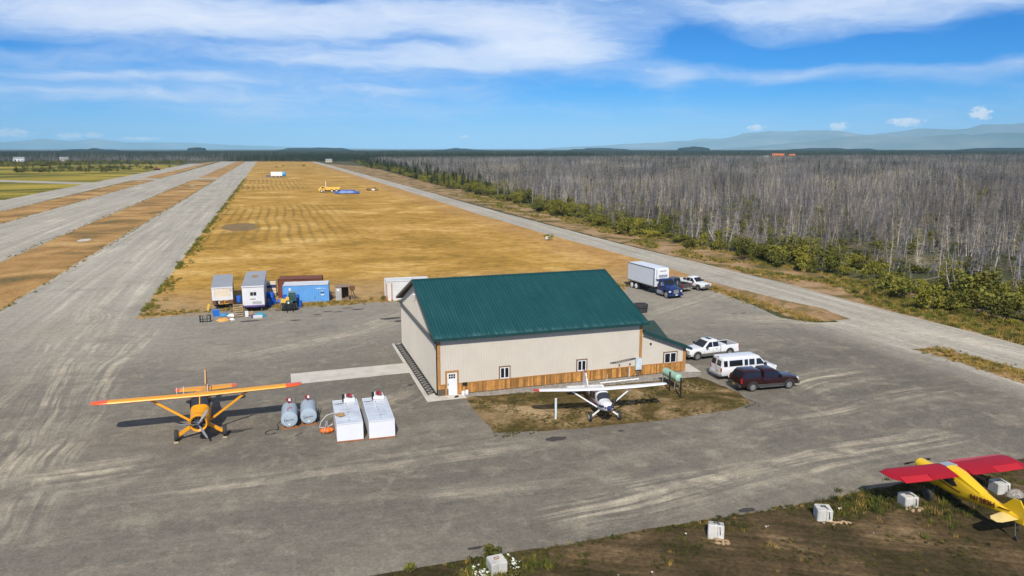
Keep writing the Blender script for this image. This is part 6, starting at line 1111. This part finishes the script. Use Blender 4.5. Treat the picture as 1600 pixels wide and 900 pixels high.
# --- farther forest in stands
def stand(seed, size, n, kinds, lean=False):
    r = np.random.default_rng(seed); pr = []
    for i in range(n): me, mi = kinds[r.integers(0, len(kinds))]; pr.append((me, r.uniform(-size/2, size/2), r.uniform(-size/2, size/2), r.uniform(.5, 1.3), r.uniform(0, 6.28), mi))
    return pr
def simple_dead(seed, h, nb, w=.075):
    r = np.random.default_rng(seed); p = [(0, 0, 0)]; q = [(r.normal(0, .5), r.normal(0, .5), h)]; t = .25 + .7*r.random(nb); a = r.random(nb)*6.283; L = 1.1*(1.05 - t) + .2; P0 = np.stack([q[0][0]*t, q[0][1]*t, h*t], 1); Q0 = P0 + np.stack([np.cos(a)*L, np.sin(a)*L, r.normal(0, .2, nb)], 1); V1, F1 = sticks(p, q, w, .02); V2, F2 = sticks(P0, Q0, .03, .012); return npmesh('simple_dead', np.concatenate([V1, V2]), np.concatenate([F1, F2 + len(V1)]), L_DEAD)
SD = [simple_dead(60 + i, 4.4 + i*.65, 12, .075) for i in range(5)]; SPR = [spruce_meshes(80 + i, h, n) for i, (h, n) in enumerate([(5, 260), (7, 300), (9, 320), (4, 200)])]; SPJ = [join([(c, 0, 0, 1, 0, 0), (t, 0, 0, 1, 0, 1)], 'spruce_mesh', [L_SPR, L_DEADD]) for c, t in SPR]
SPS = [spruce_meshes(90 + i, 8 + 1.5*i, 70, .24)[0] for i in range(3)]; SHB = [shrub_meshes(100 + i, h, w, n, 6, L_WIL, .19) for i, (h, w, n) in enumerate([(2.2, 3.0, 700), (3.0, 3.4, 900), (1.6, 2.6, 520), (3.9, 3.0, 900), (2.6, 4.2, 950)])]; SHS = [shrub_meshes(120 + i, 1.6 + .6*i, 2.4, 90, 3, L_WIL, .45)[0] for i in range(3)]
ST = [join(stand(200 + i, 22, 110, [(m_, 0) for m_ in SD]) + stand(210 + i, 22, 22, [(m_, 1) for m_ in SHS]) + (stand(220 + i, 22, 4, [(m_, 2) for m_ in SPS]) if i > 2 else []), 'stand_mesh', [L_DEAD, L_WIL, L_SPR]) for i in range(5)]
gx, gy = np.meshgrid(np.arange(90, 1750, 17.), np.arange(60, 1330, 17.)); r = np.random.default_rng(8); gx = (gx + r.uniform(-6, 6, gx.shape)).ravel(); gy = (gy + r.uniform(-6, 6, gy.shape)).ravel(); m_ = (gx > edge(gy) + 18) & in_view(gx, gy, 3, 1.2) & ~((gx < 322) & (gy < 332)); gx, gy = gx[m_], gy[m_]
scatter('dead_forest', ST, np.stack([gx, gy, 0*gx], 1), r.uniform(0, 6.28, len(gx)), r.uniform(.9, 1.15, len(gx)), np.where(r.random(len(gx)) < .10, 4, r.integers(0, 4, len(gx))))
BIG = [join(stand(300 + i, 70, 150, [(m_, 0) for m_ in SD]) + stand(310 + i, 70, 20 + 25*i, [(m_, 1) for m_ in SPS]), 'far_stand_mesh', [L_DEAD, L_SPR]) for i in range(3)]; GRNB = [join(stand(330 + i, 50, 75, [(m_, 0) for m_ in SPS]) + stand(340 + i, 50, 30, [(m_, 1) for m_ in SHS]), 'green_stand_mesh', [L_SPR, L_WIL]) for i in range(3)]
gx, gy = np.meshgrid(np.arange(-1500, 5200, 55.), np.arange(1330, 4200, 55.)); gx = (gx + r.uniform(-20, 20, gx.shape)).ravel(); gy = (gy + r.uniform(-20, 20, gy.shape)).ravel(); m_ = in_view(gx, gy, 3, 1.2) & ((gx > -30) | (gy > 1400 - gx*0)); gx, gy = gx[m_], gy[m_]
scatter('far_forest', BIG, np.stack([gx, gy, 0*gx], 1), r.uniform(0, 6.28, len(gx)), r.uniform(.9, 1.2, len(gx)), r.integers(0, 3, len(gx)))
# green band of living spruce across the far end of the field and behind the meadow
bx, by = [], []
for x in np.arange(-30, 620, 16.):
    base = 1352 if x < 70 else 1290 + .12*(x - 70)
    for j in range(4 if x > 60 else 3): bx.append(x + r.uniform(-9, 9)); by.append(base + j*26 + r.uniform(-8, 8))
for x in np.arange(620, 1500, 70.): bx.append(x + r.uniform(-25, 25)); by.append(1330 + r.uniform(0, 120))
bx, by = np.array(bx), np.array(by); scatter('spruce_belt', GRNB, np.stack([bx, by, 0*bx], 1), r.uniform(0, 6.28, len(bx)), r.uniform(.85, 1.25, len(bx)), r.integers(0, 3, len(bx)))
# --- shrubs at the forest edge, each its own thing
r = np.random.default_rng(21); cnt = 0
for i in range(2600):
    y = 50 + 330*r.random()**1.5; x = edge(y) + r.uniform(-2.6, 11); k_ = r.integers(0, 5); s = .35 + 1.25*r.random()**1.8
    if cnt >= 295: break
    if not in_view(np.array(x), np.array(y), 1.5, .995): continue
    if math.sin(y*.23 + .5)+math.sin(y*.11 + 1) + .6*math.sin(y*.61) < r.uniform(-.9, .7): continue
    cnt += 1; t = empty('willow_shrub', (float(x), float(y), 0), r.uniform(0, 6.28), 'green willow shrub growing at the roadside edge of the dead forest', 'shrub', 'willow shrubs along the forest edge'); t.scale = (float(s), float(s), float(s*r.uniform(.85, 1.2))); link('crown', SHB[k_][0], t); link('stem', SHB[k_][1], t)
for i in range(22):
    y = 52 + 260*r.random()**1.4; x = edge(y) + r.uniform(1, 16); k_ = r.integers(0, 4); s = r.uniform(.3, .62)
    if not in_view(np.array(x), np.array(y), 2, .99): continue
    t = empty('young_spruce', (float(x), float(y), 0), r.uniform(0, 6.28), 'young dark green spruce rising among the dead trunks near the road', 'tree', 'young spruces at the forest edge'); t.scale = (float(s),)*3; link('crown', SPR[k_][0], t); link('trunk', SPR[k_][1], t)
SHJ = [join([(c, 0, 0, 1, 0, 0), (t, 0, 0, 1, 0, 1)], 'shrub_mesh', [L_WIL, L_DEADD]) for c, t in SHB]
n0 = 9000; X = r.uniform(80, 330, n0); Y = r.uniform(48, 700, n0); g_ = X - edge(Y); m_ = (g_ > 1) & (r.random(n0) < np.exp(-g_/34)*.95 + .12) & in_view(X, Y, 1); X, Y = X[m_], Y[m_]; scatter('undergrowth', SHJ + SPJ[:1], np.stack([X, Y, 0*X], 1), r.uniform(0, 6.28, len(X)), r.uniform(.3, 1.15, len(X))*np.clip(1.15 - (X - edge(Y))/160, .5, 1.2), np.where(r.random(len(X)) < .05, 5, r.integers(0, 5, len(X))))
Y = r.uniform(380, 1280, 1500); X = edge(Y) + r.uniform(-6, 26, 1500) - (Y > 800)*8; scatter('roadside_shrubs', SHJ + SPJ[:2], np.stack([X, Y, 0*X], 1), r.uniform(0, 6.28, 1500), r.uniform(.6, 1.5, 1500), r.integers(0, 7, 1500))
# meadow bushes on the far side of the runways
n0 = 3200; Y = r.uniform(700, 1320, n0); X = -112 - r.random(n0)**.8*420; m_ = (np.sin(X*.021 + 2)*np.sin(Y*.013) > .35 - np.clip((Y - 1010)/100, 0, 1)*1.3) & in_view(X, Y, 1, 1.03); X, Y = X[m_], Y[m_]; scatter('meadow_shrubs', SHJ + SPJ[:2], np.stack([X, Y, 0*X], 1), r.uniform(0, 6.28, len(X)), r.uniform(.7, 1.5, len(X)), r.integers(0, 6, len(X)))
for i, (x, y, s, lab) in enumerate([(-104, 905, 1.5, 'dark bush near the bulldozer at the far meadow edge'), (61.4, 163, .55, 'lone green shrub at the field edge beside the road'), (8.5, 905, .9, 'dark shrub standing far out on the field, nearest the taxiway'), (16, 930, .7, 'dark low shrub among three far out on the field'), (40, 940, 1.0, 'dark round shrub far out on the field near the road'), (52, 935, .6, 'small dark shrub far out on the field, closest to the road')]):
    t = empty('lone_shrub', (x, y, 0), i, lab, 'shrub'); t.scale = (s,)*3; link('crown', SHB[i % 5][0], t); link('stem', SHB[i % 5][1], t)
t = empty('field_sign', (61.0, 162.2, 0), .2, 'small white board standing by the lone shrub at the road', 'sign'); b = B(); b.bx(-.5, .5, -.03, .03, .3, 1.0); b.build('board', M_WHITE, t); b = B(); b.bx(-.04, .04, .03, .09, 0, .9); b.build('post', M_WOODP, t)
# fallen logs
for i in range(26):
    y = 52 + 50*r.random(); x = edge(y) + r.uniform(-1, 14); L = r.uniform(2, 5.5); a = r.normal(.1, .5)
    if not in_view(np.array(x), np.array(y), .5, .99): continue
    V, F = sticks([(-L/2, 0, .12)], [(L/2, 0, r.uniform(.15, .9))], .10, .05); o = tag(link('fallen_log', npmesh('fallen_log', V, F, L_DEAD), None, (float(x), float(y), .02), float(a)), 'pale fallen trunk lying among shrubs at the forest edge', 'log', 'fallen trunks at the forest edge')
# --- grass tufts
def tuft(seed, n, h, w, lm, wd=.02):
    r = np.random.default_rng(seed); p = np.stack([r.normal(0, w, n), r.normal(0, w, n), 0*r.random(n)], 1); a = r.random(n)*6.283; hh = h*(.5 + .7*r.random(n)); q = p + np.stack([np.cos(a)*hh*.45, np.sin(a)*hh*.45, hh], 1); sd = np.stack([-np.sin(a), np.cos(a), 0*a], 1)*wd; V = np.stack([p - sd, p + sd, q + sd*.15, q - sd*.15], 1).reshape(-1, 3); return npmesh('tuft', V, np.arange(len(V)).reshape(-1, 4), lm)
TG = [tuft(400 + i, 34, .42, .16, L_GRN) for i in range(3)]; TS = [tuft(410 + i, 30, .40, .16, L_STRAW) for i in range(3)]; TD = [tuft(420 + i, 36, .22, .20, L_DRK, .025) for i in range(3)]; WEED = [shrub_meshes(430 + i, .55, .7, 110, 3, L_DRK, .10)[0] for i in range(2)]
def tufts(name, X, Y, frac, smin, smax, seed, z=.02):
    """frac: share of green, straw, dark, weed"""
    r = np.random.default_rng(seed); n = len(X); c = r.choice(4, n, p=np.array(frac)/sum(frac)); pk = np.where(c < 3, c*3 + r.integers(0, 3, n), 9 + r.integers(0, 2, n)); scatter(name, TG + TS + TD + WEED, np.stack([X, Y, np.full(n, z)], 1), r.uniform(0, 6.28, n), r.uniform(smin, smax, n), pk)
r = np.random.default_rng(33); Y = 100 + 460*r.random(2600)**1.3; m_ = np.sin(Y*.31) + np.sin(Y*.11 + 1) + r.normal(0, .5, 2600) > 1.1 - np.clip((Y - 105)/40, 0, 1)*1.7; Y = Y[m_]; n_ = len(Y); tufts('edge_grass', -16.5 + r.normal(0, .3, n_) + np.where(r.random(n_) < .25, r.uniform(0, 1.6, n_), 0), Y, (.8, .2, .02, .0), .45, 1.1, 1)
Y = 42 + 300*r.random(15000)**1.5; X = 77.3 + r.random(15000)**.8*(edge(Y) - 75); m_ = in_view(X, Y, .5) & (np.sin(X*.55 + 2*np.sin(Y*.11))*np.sin(Y*.16) + (X - 77)*.04 + np.clip((82 - Y)/14, 0, 1)*1.0 - np.clip((Y - 75)/30, 0, 1)*.35 > -.1); tufts('verge_grass', X[m_], Y[m_], (.5, .42, .06, .03), .4, 1.15, 2)
X = r.uniform(-8, 52, 15000); Y = 34.45 - 14*r.random(15000)**1.6; den = np.sin(X*.9 + np.sin(Y*1.3)*1.5)*np.sin(Y*.8 + X*.23) ; m_ = in_view(X, Y, .2) & (((den > .30) & (r.random(15000) < .55)) | (r.random(15000) < .025) | ((Y > 34.0) & (r.random(15000) < .3))); tufts('soil_grass', X[m_], Y[m_], (.03, .05, .89, .03), .2, .48, 3, .026)
X = np.concatenate([r.normal(33.2, 1.6, 280), r.normal(37, 1.6, 90), r.normal(41, 2.5, 120), r.normal(9.9, 1.1, 160)]); Y = np.concatenate([r.normal(33.3, .55, 280), r.normal(31.6, .8, 90), r.normal(33.2, .9, 120), r.normal(33.1, .6, 160)]); tufts('block_grass', X, Y, (.24, .08, .64, .04), .4, .95, 4, .026)
X = r.uniform(15, 38, 3000); Y = r.uniform(49.9, 59.4, 3000); m_ = (np.sin(X*.8 + 1)*np.sin(Y*1.1 + .5*X) > -.1) & (X + Y*.25 < 51.8); tufts('turf_grass', X[m_], Y[m_], (.03, .03, .94, .0), .16, .40, 5, .026)
X = np.concatenate([r.uniform(-16, 62, 2600), r.uniform(0, 9, 400)]); Y = np.concatenate([103 + r.normal(.6, 1.0, 2600), 104.2 + r.normal(0, .4, 400)]); m_ = ~((X > 14.5) & (X < 20.5) & (Y > 103)); m_ &= r.random(len(X)) < .55; tufts('field_edge_grass', X[m_], Y[m_], (.16, .72, .1, .0), .3, .9, 6)
X = np.concatenate([63.5 + r.normal(0, .8, 700), 66.5 + r.normal(0, 1.0, 500)]); Y = np.concatenate([r.uniform(74, 100, 700), r.uniform(46, 60, 500)]); tufts('island_grass', X, Y, (.1, .75, .12, .0), .3, .75, 7, .03)
X = np.concatenate([np.full(500, -49.6), np.full(500, -34.7), np.full(400, -73.4), np.full(400, -87)]) + r.normal(0, .35, 1800); Y = np.concatenate([r.uniform(110, 550, 500), r.uniform(110, 550, 500), r.uniform(200, 550, 400), r.uniform(280, 550, 400)]); tufts('median_grass', X, Y, (.3, .6, .1, .0), .3, .9, 8)
for i, (x, y, s) in enumerate([(10.05, 34.6, 1.0), (5.6, 34.3, .75), (5.0, 106.0, 1.3), (14.4, 104.0, 1.0)]):
    t = empty('weed_plant', (x, y, .02), i, ['leafy green weed behind the daisy-ringed block', 'leafy green weed alone at the soil edge', 'tall green weed before the sky blue container', 'dry green weed at the foot of the off-white container'][i], 'plant'); t.scale = (s,)*3; c, s_ = shrub_meshes(500 + i, .8, .75, 260, 4, L_WIL, .09); link('leaves', c, t); link('stem', s_, t)
# daisies near the blocks
r = np.random.default_rng(44); n = 52; px = np.concatenate([r.normal(8.85, .25, 24), r.normal(10.65, .22, 20), r.uniform(6, 40, 8)]); py = np.concatenate([r.normal(32.75, .25, 24), r.normal(33.0, .3, 20), r.uniform(29.5, 33.6, 8)]); V, F = leaves(6, r, np.array([[0, 0, .3]]), np.array([[.05, .05, .04]]), .05); fm = npmesh('daisy', V, F, mat('daisy_white', (.75, .75, .66), .7)); scatter('daisies', [fm], np.stack([px, py, np.full(n, .03)], 1), r.uniform(0, 6, n), r.uniform(.7, 1.6, n), np.zeros(n))
